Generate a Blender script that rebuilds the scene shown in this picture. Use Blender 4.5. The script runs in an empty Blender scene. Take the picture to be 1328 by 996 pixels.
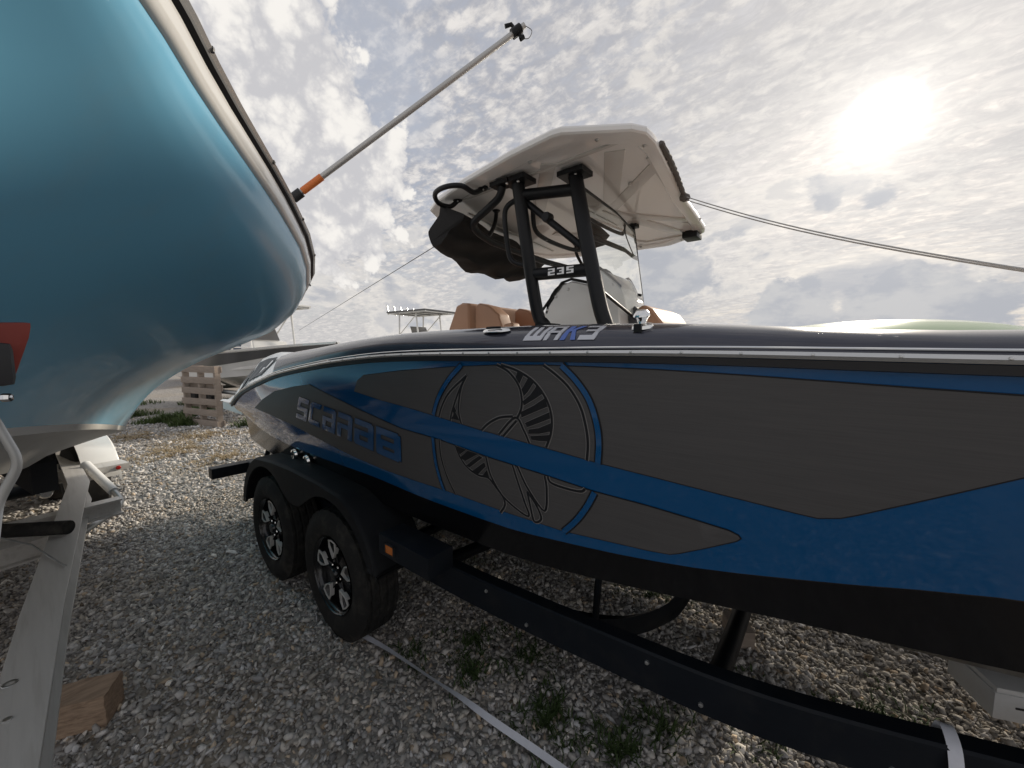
import bpy, bmesh, math, random
import numpy as np
from mathutils import Vector, Matrix, geometry
R = math.radians
random.seed(7)
SC = bpy.context.scene
COL = SC.collection

# ------------------------------------------------------------------ camera
cam_d = bpy.data.cameras.new('camera'); cam = bpy.data.objects.new('camera', cam_d); COL.objects.link(cam)
YAW, PITCH = .68, -.09
CAMPOS = Vector((1.975, -.905, 1.55))
fw = Vector((-math.sin(YAW)*math.cos(PITCH), math.cos(YAW)*math.cos(PITCH), math.sin(PITCH)))
rt = Vector((math.cos(YAW), math.sin(YAW), 0)); up = rt.cross(fw)
cam.matrix_world = Matrix((( rt.x, up.x, -fw.x, CAMPOS.x), (rt.y, up.y, -fw.y, CAMPOS.y), (rt.z, up.z, -fw.z, CAMPOS.z), (0, 0, 0, 1)))
cam_d.sensor_width = 36; cam_d.lens = 36*499/1328
cam_d.clip_start = .02; cam_d.clip_end = 3000
SC.camera = cam

# ------------------------------------------------------------------ sky, sun, exposure
SUN = Vector((.054, .922, .384)).normalized()
EL = math.asin(SUN.z); AZ = math.atan2(SUN.x, SUN.y)
W = bpy.data.worlds.new('World'); SC.world = W; W.use_nodes = True
def build_world():
    nt = W.node_tree; nt.nodes.clear(); N = nt.nodes.new; LK = nt.links.new
    def node(t, **k):
        n = N(t)
        for a, b in k.items(): setattr(n, a, b)
        return n
    def val(sock, v):
        if isinstance(v, bpy.types.NodeSocket): LK(v, sock)
        else: sock.default_value = v
    def m(op, a, b=0., c=None, clamp=False):
        n = node('ShaderNodeMath', operation=op, use_clamp=clamp); val(n.inputs[0], a); val(n.inputs[1], b)
        if c is not None: val(n.inputs[2], c)
        return n.outputs[0]
    def vm(op, a, b=None, out=0):
        n = node('ShaderNodeVectorMath', operation=op); val(n.inputs[0], a)
        if b is not None: val(n.inputs[1], b)
        return n.outputs[out]
    def noise(vec, scale, detail=6, rough=.55, dist=0.):
        n = node('ShaderNodeTexNoise'); LK(vec, n.inputs['Vector']); n.inputs['Scale'].default_value = scale
        n.inputs['Detail'].default_value = detail; n.inputs['Roughness'].default_value = rough; n.inputs['Distortion'].default_value = dist
        return n.outputs['Fac']
    def ss(x, a, b):
        n = node('ShaderNodeMapRange', interpolation_type='SMOOTHSTEP'); val(n.inputs[0], x); n.inputs[1].default_value = a; n.inputs[2].default_value = b
        return n.outputs[0]
    def mix(f, a, b):
        n = node('ShaderNodeMix', data_type='RGBA'); val(n.inputs[0], f)
        for s, v in ((n.inputs[6], a), (n.inputs[7], b)):
            if isinstance(v, tuple): s.default_value = (*v, 1)
            else: LK(v, s)
        return n.outputs[2]
    tc = node('ShaderNodeTexCoord'); d = vm('NORMALIZE', tc.outputs['Generated'])
    sp = node('ShaderNodeSeparateXYZ'); LK(d, sp.inputs[0])
    z = m('MAXIMUM', sp.outputs[2], 0.)
    den = m('ADD', z, .16)
    cx = m('DIVIDE', sp.outputs[0], den); cy = m('DIVIDE', sp.outputs[1], den)
    cb = node('ShaderNodeCombineXYZ'); LK(cx, cb.inputs[0]); LK(cy, cb.inputs[1]); P = cb.outputs[0]
    mp = node('ShaderNodeMapping'); LK(P, mp.inputs[0]); mp.inputs['Rotation'].default_value = (0, 0, R(38)); mp.inputs['Scale'].default_value = (1., 1.75, 1); mp.inputs['Location'].default_value = (3.1, 1.7, 0)
    Q = mp.outputs[0]
    sky = node('ShaderNodeTexSky', sky_type='NISHITA', sun_disc=False, sun_elevation=EL, sun_rotation=AZ, air_density=1.0, dust_density=1.5)
    skyc = mix(.72, sky.outputs[0], (4.7, 4.9, 5.5))
    # high broken altocumulus deck
    warp = noise(Q, 1.3, 3); big = noise(Q, .9, 4, .55)
    def billow(vec, scale, octs=4):
        # lumpy cauliflower relief: octaves of |2n-1|, mean about .5
        tot = None
        for k in range(octs):
            b = m('MULTIPLY', m('ABSOLUTE', m('SUBTRACT', noise(vec, scale*2.1**k, 1.5, .5), .5)), 2.*.55**k)
            tot = b if tot is None else m('ADD', tot, b)
        return m('ADD', tot, .14)
    cells = billow(Q, 5.5)
    rip = m('ADD', m('MULTIPLY', noise(Q, 7.5, 9, .62, .6), .6), m('MULTIPLY', cells, .42)); fine = noise(P, 19., 7, .62, .4)
    dens = m('ADD', m('MULTIPLY', rip, .62), m('ADD', m('MULTIPLY', fine, .30), m('MULTIPLY', big, .55)))
    cov = ss(dens, .58, .80)
    shade = ss(m('ADD', m('MULTIPLY', rip, .6), m('MULTIPLY', fine, .5)), .44, .66)
    cloud = mix(shade, (3.6, 3.75, 4.3), (7.8, 7.5, 7.25))
    c1 = mix(cov, skyc, cloud)
    # thin veil that gets milky towards the horizon and round the sun
    dot = vm('DOT_PRODUCT', d, tuple(SUN), 1)
    dt = m('MAXIMUM', dot, 0.)
    veil = m('MULTIPLY', m('POWER', dt, 6.), .62)
    hz = m('MULTIPLY', ss(z, .42, .02), .62)
    c2 = mix(m('MAXIMUM', veil, hz), c1, (6.9, 6.6, 6.25))
    # fine ripples survive in the veil
    rp2 = ss(noise(Q, 11., 8, .66, .8), .40, .62)
    c2b = mix(m('MULTIPLY', m('SUBTRACT', 1., rp2), .30), c2, (3.7, 3.7, 4.0))
    # heaped cumulus lower down: grey-blue bodies, bright rims
    mp2 = node('ShaderNodeMapping'); LK(d, mp2.inputs[0]); mp2.inputs['Scale'].default_value = (1., 1., 1.9); mp2.inputs['Location'].default_value = (.35, 0.2, .1)
    cu = noise(mp2.outputs[0], 3.4, 10, .58, .25)
    band = m('MULTIPLY', ss(z, .40, .20), ss(z, -.02, .05))
    thr = m('ADD', cu, m('MULTIPLY', band, .085))
    body = ss(thr, .605, .66); rim = ss(thr, .565, .61)
    cur = noise(mp2.outputs[0], 9., 8, .6)
    c3 = mix(m('MULTIPLY', rim, .55), c2b, (7.9, 7.5, 7.0))
    bodyc = mix(ss(cur, .40, .62), (4.0, 4.2, 4.7), (5.8, 5.7, 5.7))
    c4 = mix(m('MULTIPLY', body, .78), c3, bodyc)
    def blob(base, dr, r0, r1, nz, amp, col):
        dd = vm('DOT_PRODUCT', d, dr, 1); q = m('ADD', dd, m('MULTIPLY', m('SUBTRACT', nz, .5), amp)); return mix(ss(q, r0, r1), base, col)
    bl = billow(d, 8., 5)
    puff = m('ADD', m('MULTIPLY', noise(mp2.outputs[0], 4.0, 6, .6, .2), .5), m('MULTIPLY', bl, .5))
    pc = mix(ss(m('ADD', m('MULTIPLY', bl, .65), m('MULTIPLY', cur, .35)), .34, .62), (5.6, 5.55, 5.75), (8.8, 8.5, 8.1))
    c4 = mix(m('MULTIPLY', ss(m('ADD', vm('DOT_PRODUCT', d, tuple(Vector((-.80, .33, .50)).normalized()), 1), m('MULTIPLY', m('SUBTRACT', cur, .5), .08)), .945, .985), .55), c4, (4.6, 4.9, 5.6))
    for dr, r0, r1 in (((-.88, .20, .430), .952, .960), ((-.86, .37, .350), .975, .981), ((-.82, .18, .545), .968, .975)):
        c4 = blob(c4, tuple(Vector(dr).normalized()), r0, r1, puff, .075, pc)
    dark = noise(mp2.outputs[0], 16., 9, .62, .2)
    for dr, r0, r1, amp in (((-.06, .994, .070), .9965, .9980, .010), ((.09, .992, .080), .9970, .9982, .010), ((.18, .981, .060), .9975, .9986, .008), ((-.30, .94, .160), .9940, .9975, .016),
                            ((-.012, .959, .282), .99955, .99985, .0016), ((.055, .961, .273), .99955, .99985, .0016), ((-.66, .74, .115), .9945, .9985, .014)):
        c4 = blob(c4, tuple(Vector(dr).normalized()), r0, r1, dark, amp, mix(ss(cur, .42, .6), (4.3, 4.45, 4.85), (5.4, 5.4, 5.5)))
    # the sun itself, veiled: bright core and aureole
    core = m('MULTIPLY', ss(dot, .9982, 1.0), 12.)
    aur = m('MULTIPLY', m('POWER', dt, 520.), 4.5)
    aur2 = m('MULTIPLY', m('POWER', dt, 34.), 2.0)
    g = m('ADD', core, m('ADD', aur, aur2))
    gc = node('ShaderNodeMix', data_type='RGBA', blend_type='MULTIPLY'); gc.inputs[0].default_value = 1; gc.inputs[6].default_value = (1., .93, .82, 1)
    gcc = node('ShaderNodeCombineColor'); [LK(g, gcc.inputs[i]) for i in range(3)]; LK(gcc.outputs[0], gc.inputs[7])
    fin = node('ShaderNodeMix', data_type='RGBA', blend_type='ADD'); fin.inputs[0].default_value = 1; LK(c4, fin.inputs[6]); LK(gc.outputs[2], fin.inputs[7])
    bg = node('ShaderNodeBackground'); LK(fin.outputs[2], bg.inputs[0]); bg.inputs[1].default_value = .106
    o = node('ShaderNodeOutputWorld'); LK(bg.outputs[0], o.inputs[0])
build_world()
sl = bpy.data.lights.new('sun', 'SUN'); sl.energy = 3.4; sl.angle = R(6.0); sl.color = (1, .90, .75)
so = bpy.data.objects.new('sun', sl); COL.objects.link(so); so.rotation_euler = (-SUN).to_track_quat('-Z', 'Y').to_euler(); so.location = (0, 8, 12)
SC.view_settings.view_transform = 'Standard'; SC.view_settings.look = 'None'
SC.view_settings.exposure = 0.0; SC.view_settings.gamma = 1.0

# ------------------------------------------------------------------ materials
MT = {}
def mat(name, col, rough=.5, metal=0., coat=0., var=.0, vscale=6., bump=0., bscale=40., spec=.5, trans=0., ior=1.45, dirt=None, dirtamt=0., dscale=3., stretch=None, emit=None):
    m = bpy.data.materials.new(name); m.use_nodes = True; nt = m.node_tree; b = nt.nodes['Principled BSDF']
    b.inputs['Base Color'].default_value = (*col, 1); b.inputs['Roughness'].default_value = rough; b.inputs['Metallic'].default_value = metal
    b.inputs['Coat Weight'].default_value = coat; b.inputs['Coat Roughness'].default_value = .04
    b.inputs['Specular IOR Level'].default_value = spec; b.inputs['Transmission Weight'].default_value = trans; b.inputs['IOR'].default_value = ior
    tc = nt.nodes.new('ShaderNodeTexCoord'); vec = tc.outputs['Object']
    if stretch:
        mp = nt.nodes.new('ShaderNodeMapping'); mp.inputs['Scale'].default_value = stretch; nt.links.new(vec, mp.inputs[0]); vec = mp.outputs[0]
    src = None
    if var:
        n = nt.nodes.new('ShaderNodeTexNoise'); n.inputs['Scale'].default_value = vscale; n.inputs['Detail'].default_value = 6; nt.links.new(vec, n.inputs['Vector'])
        mx = nt.nodes.new('ShaderNodeMix'); mx.data_type = 'RGBA'
        mx.inputs[6].default_value = (*[c*(1-var) for c in col], 1); mx.inputs[7].default_value = (*[min(1, c*(1+var)) for c in col], 1)
        nt.links.new(n.outputs['Fac'], mx.inputs[0]); src = mx.outputs[2]
        mr = nt.nodes.new('ShaderNodeMapRange'); mr.inputs[3].default_value = max(0, rough*.8); mr.inputs[4].default_value = min(1, rough*1.25)
        nt.links.new(n.outputs['Fac'], mr.inputs[0]); nt.links.new(mr.outputs[0], b.inputs['Roughness'])
    if dirt:
        n = nt.nodes.new('ShaderNodeTexNoise'); n.inputs['Scale'].default_value = dscale; n.inputs['Detail'].default_value = 9; n.inputs['Roughness'].default_value = .65; nt.links.new(vec, n.inputs['Vector'])
        mr = nt.nodes.new('ShaderNodeMapRange'); mr.inputs[1].default_value = .5; mr.inputs[2].default_value = .75; mr.inputs[4].default_value = dirtamt; nt.links.new(n.outputs['Fac'], mr.inputs[0])
        mx = nt.nodes.new('ShaderNodeMix'); mx.data_type = 'RGBA'; nt.links.new(mr.outputs[0], mx.inputs[0])
        if src: nt.links.new(src, mx.inputs[6])
        else: mx.inputs[6].default_value = (*col, 1)
        mx.inputs[7].default_value = (*dirt, 1); src = mx.outputs[2]
    if src: nt.links.new(src, b.inputs['Base Color'])
    if bump:
        n = nt.nodes.new('ShaderNodeTexNoise'); n.inputs['Scale'].default_value = bscale; n.inputs['Detail'].default_value = 5; nt.links.new(vec, n.inputs['Vector'])
        bp = nt.nodes.new('ShaderNodeBump'); bp.inputs['Strength'].default_value = bump; bp.inputs['Distance'].default_value = .01
        nt.links.new(n.outputs['Fac'], bp.inputs['Height']); nt.links.new(bp.outputs[0], b.inputs['Normal'])
    if emit:
        b.inputs['Emission Color'].default_value = (*emit[0], 1); b.inputs['Emission Strength'].default_value = emit[1]
    MT[name] = m
    return m
mat('blue_gelcoat', (.0010, .082, .235), .10, 0, .8, var=.03)
mat('grey_vinyl', (.094, .0905, .0905), .46, .0, 0, spec=.35, var=.22, vscale=26, stretch=(.35, 1, 14), bump=.02, bscale=60, dirt=(.115, .111, .110), dirtamt=.35, dscale=2.5)
mat('black_line', (.012, .013, .016), .45)
mat('pale_line', (.23, .22, .215), .4)
mat('black_gelcoat', (.006, .006, .007), .16, 0, .1, spec=.35)
mat('bottom_paint', (.009, .0088, .008), .30, 0, 0, spec=.3)
mat('charcoal_deck', (.042, .044, .062), .22, .25, .5, var=.15, vscale=20)
mat('chrome', (.78, .78, .77), .10, 1.)
mat('pole_metal', (.52, .51, .49), .42, .6)
mat('steel', (.55, .55, .54), .32, 1., var=.12, vscale=30)
mat('galvanised', (.46, .47, .47), .45, .9, var=.2, vscale=25)
mat('aluminium', (.66, .64, .61), .45, .35, var=.1, vscale=18, stretch=(.25, 4, 4), dirt=(.36, .33, .29), dirtamt=.5, dscale=7)
mat('white_rub', (.60, .60, .59), .25, .6)
mat('white_gelcoat', (.78, .775, .755), .16, 0, .6, var=.03)
mat('hardtop_white', (.84, .82, .79), .17, 0, .5, var=.03, vscale=3)
mat('hardtop_rib', (.60, .58, .55), .22, 0, .3)
mat('black_frame', (.010, .0105, .012), .40, 0, .0, spec=.3, bump=.02, bscale=300)
mat('black_canvas', (.014, .013, .0125), .9, bump=.25, bscale=420, var=.3, vscale=12)
mat('tan_vinyl', (.42, .235, .145), .5, bump=.06, bscale=220, var=.10)
mat('dark_vinyl', (.07, .072, .08), .5, bump=.06, bscale=220)
mat('glass', (.92, .94, .93), .0, 0, 0, trans=1., ior=1.12)
mat('rubber', (.022, .0215, .021), .78, spec=.2, bump=.10, bscale=120, dirt=(.085, .077, .066), dirtamt=.7, dscale=9)
mat('rim_black', (.008, .008, .009), .22, .1, .5)
mat('rim_silver', (.74, .72, .69), .32, .3)
mat('trailer_black', (.009, .0115, .016), .40, 0, 0, spec=.2, var=.25, vscale=8, dirt=(.05, .048, .043), dirtamt=.22, dscale=9, bump=.03, bscale=90)
mat('fender_black', (.012, .013, .015), .6, spec=.2, bump=.05, bscale=300, dirt=(.06, .055, .048), dirtamt=.3, dscale=6)
mat('amber', (.55, .16, .03), .25, 0, .4)
mat('red_lens', (.42, .02, .015), .25, 0, .4)
mat('red_rubber', (.26, .035, .022), .5, bump=.04, bscale=80)
mat('carpet', (.03, .031, .034), .95, bump=.4, bscale=500)
mat('teal_gelcoat', (.20, .51, .73), .22, 0, .2, spec=.4, var=.03, vscale=1.5, dirt=(.25, .47, .62), dirtamt=.35, dscale=9., stretch=(1, 1, .25))
mat('white_bottom', (.66, .64, .60), .38, 0, 0, var=.06, dirt=(.40, .35, .29), dirtamt=.55, dscale=3.5)
mat('plastic_white', (.78, .78, .77), .35, dirt=(.5, .47, .42), dirtamt=.3, dscale=8)
mat('dark_plastic', (.022, .022, .024), .5, var=.2)
mat('orange_tape', (.72, .20, .05), .45)
mat('wood_grey', (.33, .27, .225), .82, var=.35, vscale=7, stretch=(1, 1, 9), bump=.25, bscale=30)
mat('wood_brown', (.40, .285, .20), .85, var=.6, vscale=6, stretch=(9, 1.5, 20), bump=.5, bscale=16, dirt=(.16, .10, .065), dirtamt=.8, dscale=5)
mat('strap_white', (.72, .73, .79), .6, var=.1, vscale=60)
mat('rope_grey', (.5, .49, .47), .7, bump=.4, bscale=300)
mat('rope_dark', (.12, .11, .10), .8)
mat('silver_letter', (.55, .56, .60), .3, .4)
mat('blue_letter', (.10, .17, .48), .3, .2)
mat('white_letter', (.85, .85, .85), .4)
mat('grey_stripe', (.10, .10, .105), .3, 0, .4)
mat('lime_gelcoat', (.42, .55, .30), .2, 0, .5)
mat('beige_gelcoat', (.70, .66, .58), .25, 0, .3)
mat('navy_gelcoat', (.03, .06, .14), .15, 0, .6)

# ------------------------------------------------------------------ helpers
def setp(o, label=None, cat=None, group=None, kind=None):
    if label: o['label'] = label
    if cat: o['category'] = cat
    if group: o['group'] = group
    if kind: o['kind'] = kind
    return o
def thing(name, label, cat, loc=(0, 0, 0), group=None):
    o = bpy.data.objects.new(name, None); COL.objects.link(o); o.location = loc; o.empty_display_size = .1
    return setp(o, label, cat, group)
def place(name, me, parent=None):
    o = bpy.data.objects.new(name, me); COL.objects.link(o)
    if parent is not None:
        o.parent = parent
        off = Vector((0, 0, 0)); p = parent
        while p: off += p.location; p = p.parent
        o.location = -off            # meshes are written in world coordinates
    return o
class MB:
    """collects world-space geometry for one mesh object"""
    def __init__(s): s.v = []; s.f = []; s.mi = []; s.cur = 0
    def add(s, vs, fs):
        o = len(s.v); s.v += [tuple(v) for v in vs]; s.f += [tuple(i+o for i in f) for f in fs]; s.mi += [s.cur]*len(fs); return s
    def box(s, c, d, rot=None):
        c = Vector(c); d = Vector(d)/2; vs = []
        for sx in (-1, 1):
            for sy in (-1, 1):
                for sz in (-1, 1):
                    p = Vector((sx*d.x, sy*d.y, sz*d.z))
                    if rot is not None: p = rot @ p
                    vs.append(c+p)
        return s.add(vs, [(0, 1, 3, 2), (4, 6, 7, 5), (0, 4, 5, 1), (2, 3, 7, 6), (0, 2, 6, 4), (1, 5, 7, 3)])
    def loft(s, secs, closed=False, cap=False, flip=False):
        n = len(secs[0]); vs = [p for q in secs for p in q]; fs = []
        for i in range(len(secs)-1):
            for j in range(n if closed else n-1):
                a = i*n+j; b = i*n+(j+1) % n; q = (a, b, b+n, a+n); fs.append(q[::-1] if flip else q)
        if cap:
            fs.append(tuple(range(n))[::-1] if not flip else tuple(range(n))); k = (len(secs)-1)*n
            fs.append(tuple(range(k, k+n)) if not flip else tuple(range(k, k+n))[::-1])
        return s.add(vs, fs)
    def tube(s, pts, r, seg=12, cap=True, closed=False, ell=None):
        pts = [Vector(p) for p in pts]; n = len(pts); rs = r if isinstance(r, (list, tuple)) else [r]*n
        T = []
        for i in range(n):
            a = pts[i-1] if (i > 0 or closed) else pts[i]; b = pts[(i+1) % n] if (i < n-1 or closed) else pts[i]
            T.append((b-a).normalized())
        u = T[0].orthogonal().normalized(); secs = []
        if abs(T[0].z) < .9: u = T[0].cross(Vector((0, 0, 1))).normalized()
        for i in range(n):
            u = (u-T[i]*u.dot(T[i])).normalized(); w = T[i].cross(u)
            e = ell or (1, 1)
            secs.append([pts[i]+(u*math.cos(2*math.pi*k/seg)*e[0]+w*math.sin(2*math.pi*k/seg)*e[1])*rs[i] for k in range(seg)])
        if closed: secs.append(secs[0])
        return s.loft(secs, True, cap and not closed)
    def lathe(s, prof, c, axis, seg=32, cap=False):
        """prof: (radius, along) list"""
        c = Vector(c); ax = Vector(axis).normalized(); u = ax.orthogonal().normalized(); w = ax.cross(u); secs = []
        for k in range(seg+1):
            a = 2*math.pi*k/seg; d = u*math.cos(a)+w*math.sin(a)
            secs.append([c+ax*h+d*r for r, h in prof])
        return s.loft(secs)
    def extrude(s, poly, vec):
        vec = Vector(vec); n = len(poly); a = [Vector(p) for p in poly]; b = [p+vec for p in a]
        return s.add(a+b, [tuple(range(n))[::-1], tuple(range(n, 2*n))]+[(i, (i+1) % n, n+(i+1) % n, n+i) for i in range(n)])
    def build(s, name, m, parent=None, smooth=False, bevel=0., seg=2, auto=None):
        me = bpy.data.meshes.new(name); me.from_pydata(s.v, [], s.f)
        for x in (m if isinstance(m, (list, tuple)) else [m]): me.materials.append(MT[x])
        if max(s.mi, default=0): me.polygons.foreach_set('material_index', s.mi)
        bm = bmesh.new(); bm.from_mesh(me); bmesh.ops.remove_doubles(bm, verts=bm.verts, dist=1e-5)
        bmesh.ops.recalc_face_normals(bm, faces=bm.faces)
        if bevel:
            es = [e for e in bm.edges if len(e.link_faces) == 2 and e.calc_face_angle(0) > .5]
            bmesh.ops.bevel(bm, geom=es, offset=bevel, segments=seg, affect='EDGES', profile=.7, clamp_overlap=True)
        if smooth or bevel:
            for f in bm.faces: f.smooth = True
            for e in bm.edges:
                if len(e.link_faces) == 2 and e.calc_face_angle(0) > (auto or R(38)): e.smooth = False
        bm.to_mesh(me); bm.free()
        return place(name, me, parent)
def bezier(pts, n=8):
    """Catmull-Rom through points"""
    P = [Vector(p) for p in pts]; out = []
    for i in range(len(P)-1):
        p0 = P[max(i-1, 0)]; p1 = P[i]; p2 = P[i+1]; p3 = P[min(i+2, len(P)-1)]
        for k in range(n):
            t = k/n; out.append(.5*((2*p1)+(p2-p0)*t+(2*p0-5*p1+4*p2-p3)*t*t+(3*p1-p0-3*p2+p3)*t**3))
    return out+[P[-1]]
def round_path(pts, r=.05, n=6):
    P = [Vector(p) for p in pts]; out = [P[0]]
    for i in range(1, len(P)-1):
        a = (P[i-1]-P[i]); b = (P[i+1]-P[i]); rr = min(r, a.length*.45, b.length*.45); a = P[i]+a.normalized()*rr; b = P[i]+b.normalized()*rr
        for k in range(n+1):
            t = k/n; out.append(a*(1-t)**2+P[i]*2*t*(1-t)+b*t*t)
    return out+[P[-1]]
def ci(xs, ys):
    """monotone-ish cubic interpolation through a table"""
    n = len(xs)
    d = [(ys[i+1]-ys[i])/(xs[i+1]-xs[i]) for i in range(n-1)]
    m = [d[0]]+[(0 if d[i-1]*d[i] <= 0 else 2*d[i-1]*d[i]/(d[i-1]+d[i])) for i in range(1, n-1)]+[d[-1]]
    def f(x):
        if x <= xs[0]: return ys[0]+m[0]*(x-xs[0])
        if x >= xs[-1]: return ys[-1]+m[-1]*(x-xs[-1])
        i = 0
        while x > xs[i+1]: i += 1
        h = xs[i+1]-xs[i]; t = (x-xs[i])/h
        return ((2*t**3-3*t**2+1)*ys[i]+(t**3-2*t**2+t)*h*m[i]
                + (-2*t**3+3*t**2)*ys[i+1]+(t**3-t**2)*h*m[i+1])
    return f
# ---- main boat hull lines (X forward along the boat, YC its centreline) ----
YC = 1.30
z_rub = ci([-1.95, -1.85, -1.46, -1.04, -.65, -.2, .13, .53, .83, 1.22, 1.66, 2.2, 3, 4, 5.4],
           [1.08, 1.115, 1.228, 1.318, 1.398, 1.458, 1.493, 1.522, 1.532, 1.537, 1.541, 1.534, 1.525, 1.525, 1.54])
hb_rub = ci([-1.95, -1.6, -1.3, -1.0, 0, 1.5, 2.3, 3, 3.8, 4.6, 5.1, 5.4],
            [1.175, 1.22, 1.25, 1.268, 1.275, 1.275, 1.27, 1.22, 1.05, .70, .36, .02])
z_kn = ci([-1.95, -.5, .2, .7, 1.1, 1.36, 1.54, 1.75, 1.91, 2.04, 2.26, 3, 4, 5.4],
          [.985, .91, .915, .902, .906, .928, .948, .98, 1.015, 1.046, 1.10, 1.19, 1.32, 1.51])
d_kn = ci([-1.95, 1, 2.2, 3, 4, 5, 5.4], [.085, .10, .14, .20, .25, .16, .01])
z_ch = ci([-1.95, 0, 1, 2, 3, 4, 5.4], [.765, .76, .775, .90, 1.04, 1.20, 1.48])
d_ch = ci([-1.95, 1, 2.2, 3, 4, 5, 5.4], [.125, .14, .19, .27, .34, .20, .015])
z_keel = ci([-1.95, 2.4, 3.2, 4.2, 5.0, 5.4], [.40, .40, .45, .68, 1.12, 1.45])
def side_y(X, z):
    """y of the near hull side at station X and height z"""
    zr, zk = z_rub(X), z_kn(X)
    t = (zr-z)/(zr-zk)
    import math
    return YC-(hb_rub(X)-d_kn(X)*t+.012*math.sin(math.pi*max(0, min(1, t))))
# hull graphics, outlines in hull-side coordinates (X along boat, z height)
G_PANEL_UP = [[0.2471,1.3524],[0.2878,1.4027],[0.3476,1.4307],[0.6343,1.462],[0.9587,1.4872],[1.1425,1.4976],[1.325,1.5024],[1.4766,1.5022],[1.6618,1.5001],[1.8392,1.4945],[1.9908,1.4878],[2.1117,1.4823],[2.2165,1.4783],[2.6,1.475],[3.0,1.48],[3.45,1.475],[3.1,1.36],[2.2352,1.3469],[2.1758,1.3075],[2.114,1.2672],[2.0446,1.223],[2.0198,1.2089],[1.9834,1.1985],[1.9442,1.2008],[1.8286,1.2097],[1.6357,1.224],[1.4988,1.2332],[1.3292,1.2491],[1.0707,1.27],[0.7071,1.3079],[0.4365,1.3304]]
G_PANEL_LO = [[-1.2025,1.1276],[-0.9913,1.2037],[-0.7411,1.28],[-0.4449,1.3283],[-0.2163,1.3554],[-0.0597,1.3233],[0.2879,1.2585],[0.5851,1.2108],[0.8219,1.1984],[1.0772,1.172],[1.3103,1.1549],[1.4747,1.1388],[1.6314,1.1333],[1.7447,1.1242],[1.8207,1.1163],[1.8399,1.1094],[1.8447,1.1023],[1.8368,1.0932],[1.7783,1.056],[1.7044,1.0116],[1.6807,1.0008],[1.6235,0.9932],[1.358,0.9715],[1.1419,0.9739],[0.8057,0.9808],[0.62,0.979],[0.3849,0.9803],[0.1136,0.9967],[-0.1991,1.0325],[-0.5754,1.0805],[-0.921,1.1129]]
G_RING = [[[0.9974,1.4959],[0.9202,1.4371],[0.8559,1.3678],[0.8148,1.2977]],[[0.793,1.2034],[0.7852,1.1033],[0.7927,1.0293],[0.8053,0.9774]],[[1.4015,1.505],[1.4465,1.4639],[1.4837,1.4118],[1.5029,1.3466],[1.5062,1.2909],[1.499,1.2307]],[[1.4817,1.1375],[1.4527,1.0842],[1.4104,1.0241],[1.3597,0.969]]]
G_LINES = [[[1.3411,1.5034],[1.384,1.4765],[1.4246,1.4412],[1.456,1.391],[1.4696,1.3362],[1.473,1.2858],[1.4659,1.2336]],[[0.8314,1.202],[0.8253,1.1292],[0.8405,1.0494],[0.8725,0.9762]],[[0.8468,1.2927],[0.8767,1.3446],[0.9263,1.3975],[1.0176,1.4588]],[[1.0176,1.4588],[0.9876,1.4173],[0.9666,1.3608],[0.9606,1.3201],[0.9678,1.2804]],[[1.0176,1.4588],[0.9722,1.4007],[0.9269,1.3247],[0.9087,1.2855]],[[1.1607,1.5001],[1.2083,1.4794],[1.2438,1.44],[1.253,1.3995],[1.2481,1.3645],[1.2295,1.3329]],[[1.179,1.5006],[1.2433,1.484],[1.3025,1.4533],[1.342,1.4066],[1.3586,1.3555],[1.3526,1.3011],[1.3309,1.2516]],[[1.0662,1.2708],[1.1056,1.3014],[1.1567,1.3261],[1.2123,1.336]],[[1.1446,1.2662],[1.2208,1.3333],[1.2512,1.2942],[1.2681,1.2551]],[[1.1631,1.2636],[1.225,1.3231]],[[0.9205,1.1899],[0.9359,1.1495],[0.9685,1.1125],[1.0201,1.0933],[1.0773,1.089],[1.1318,1.0183],[1.1021,0.9645]],[[1.0773,1.089],[1.1408,1.0248],[1.2271,0.9862],[1.2184,1.0451],[1.2017,1.1129],[1.1894,1.165]],[[1.0717,1.1744],[1.0812,1.1107],[1.1036,1.0658]],[[1.2093,1.1651],[1.2428,1.091],[1.2973,1.0264],[1.3163,1.1085],[1.3139,1.1542]],[[1.2372,1.0817],[1.2422,1.0272],[1.2499,0.9739],[1.2802,0.9935],[1.2659,1.0416],[1.2372,1.0817]],[[1.3258,1.1538],[1.3355,1.1353],[1.3847,1.1284],[1.436,1.1299],[1.4526,1.1424]]]
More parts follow.
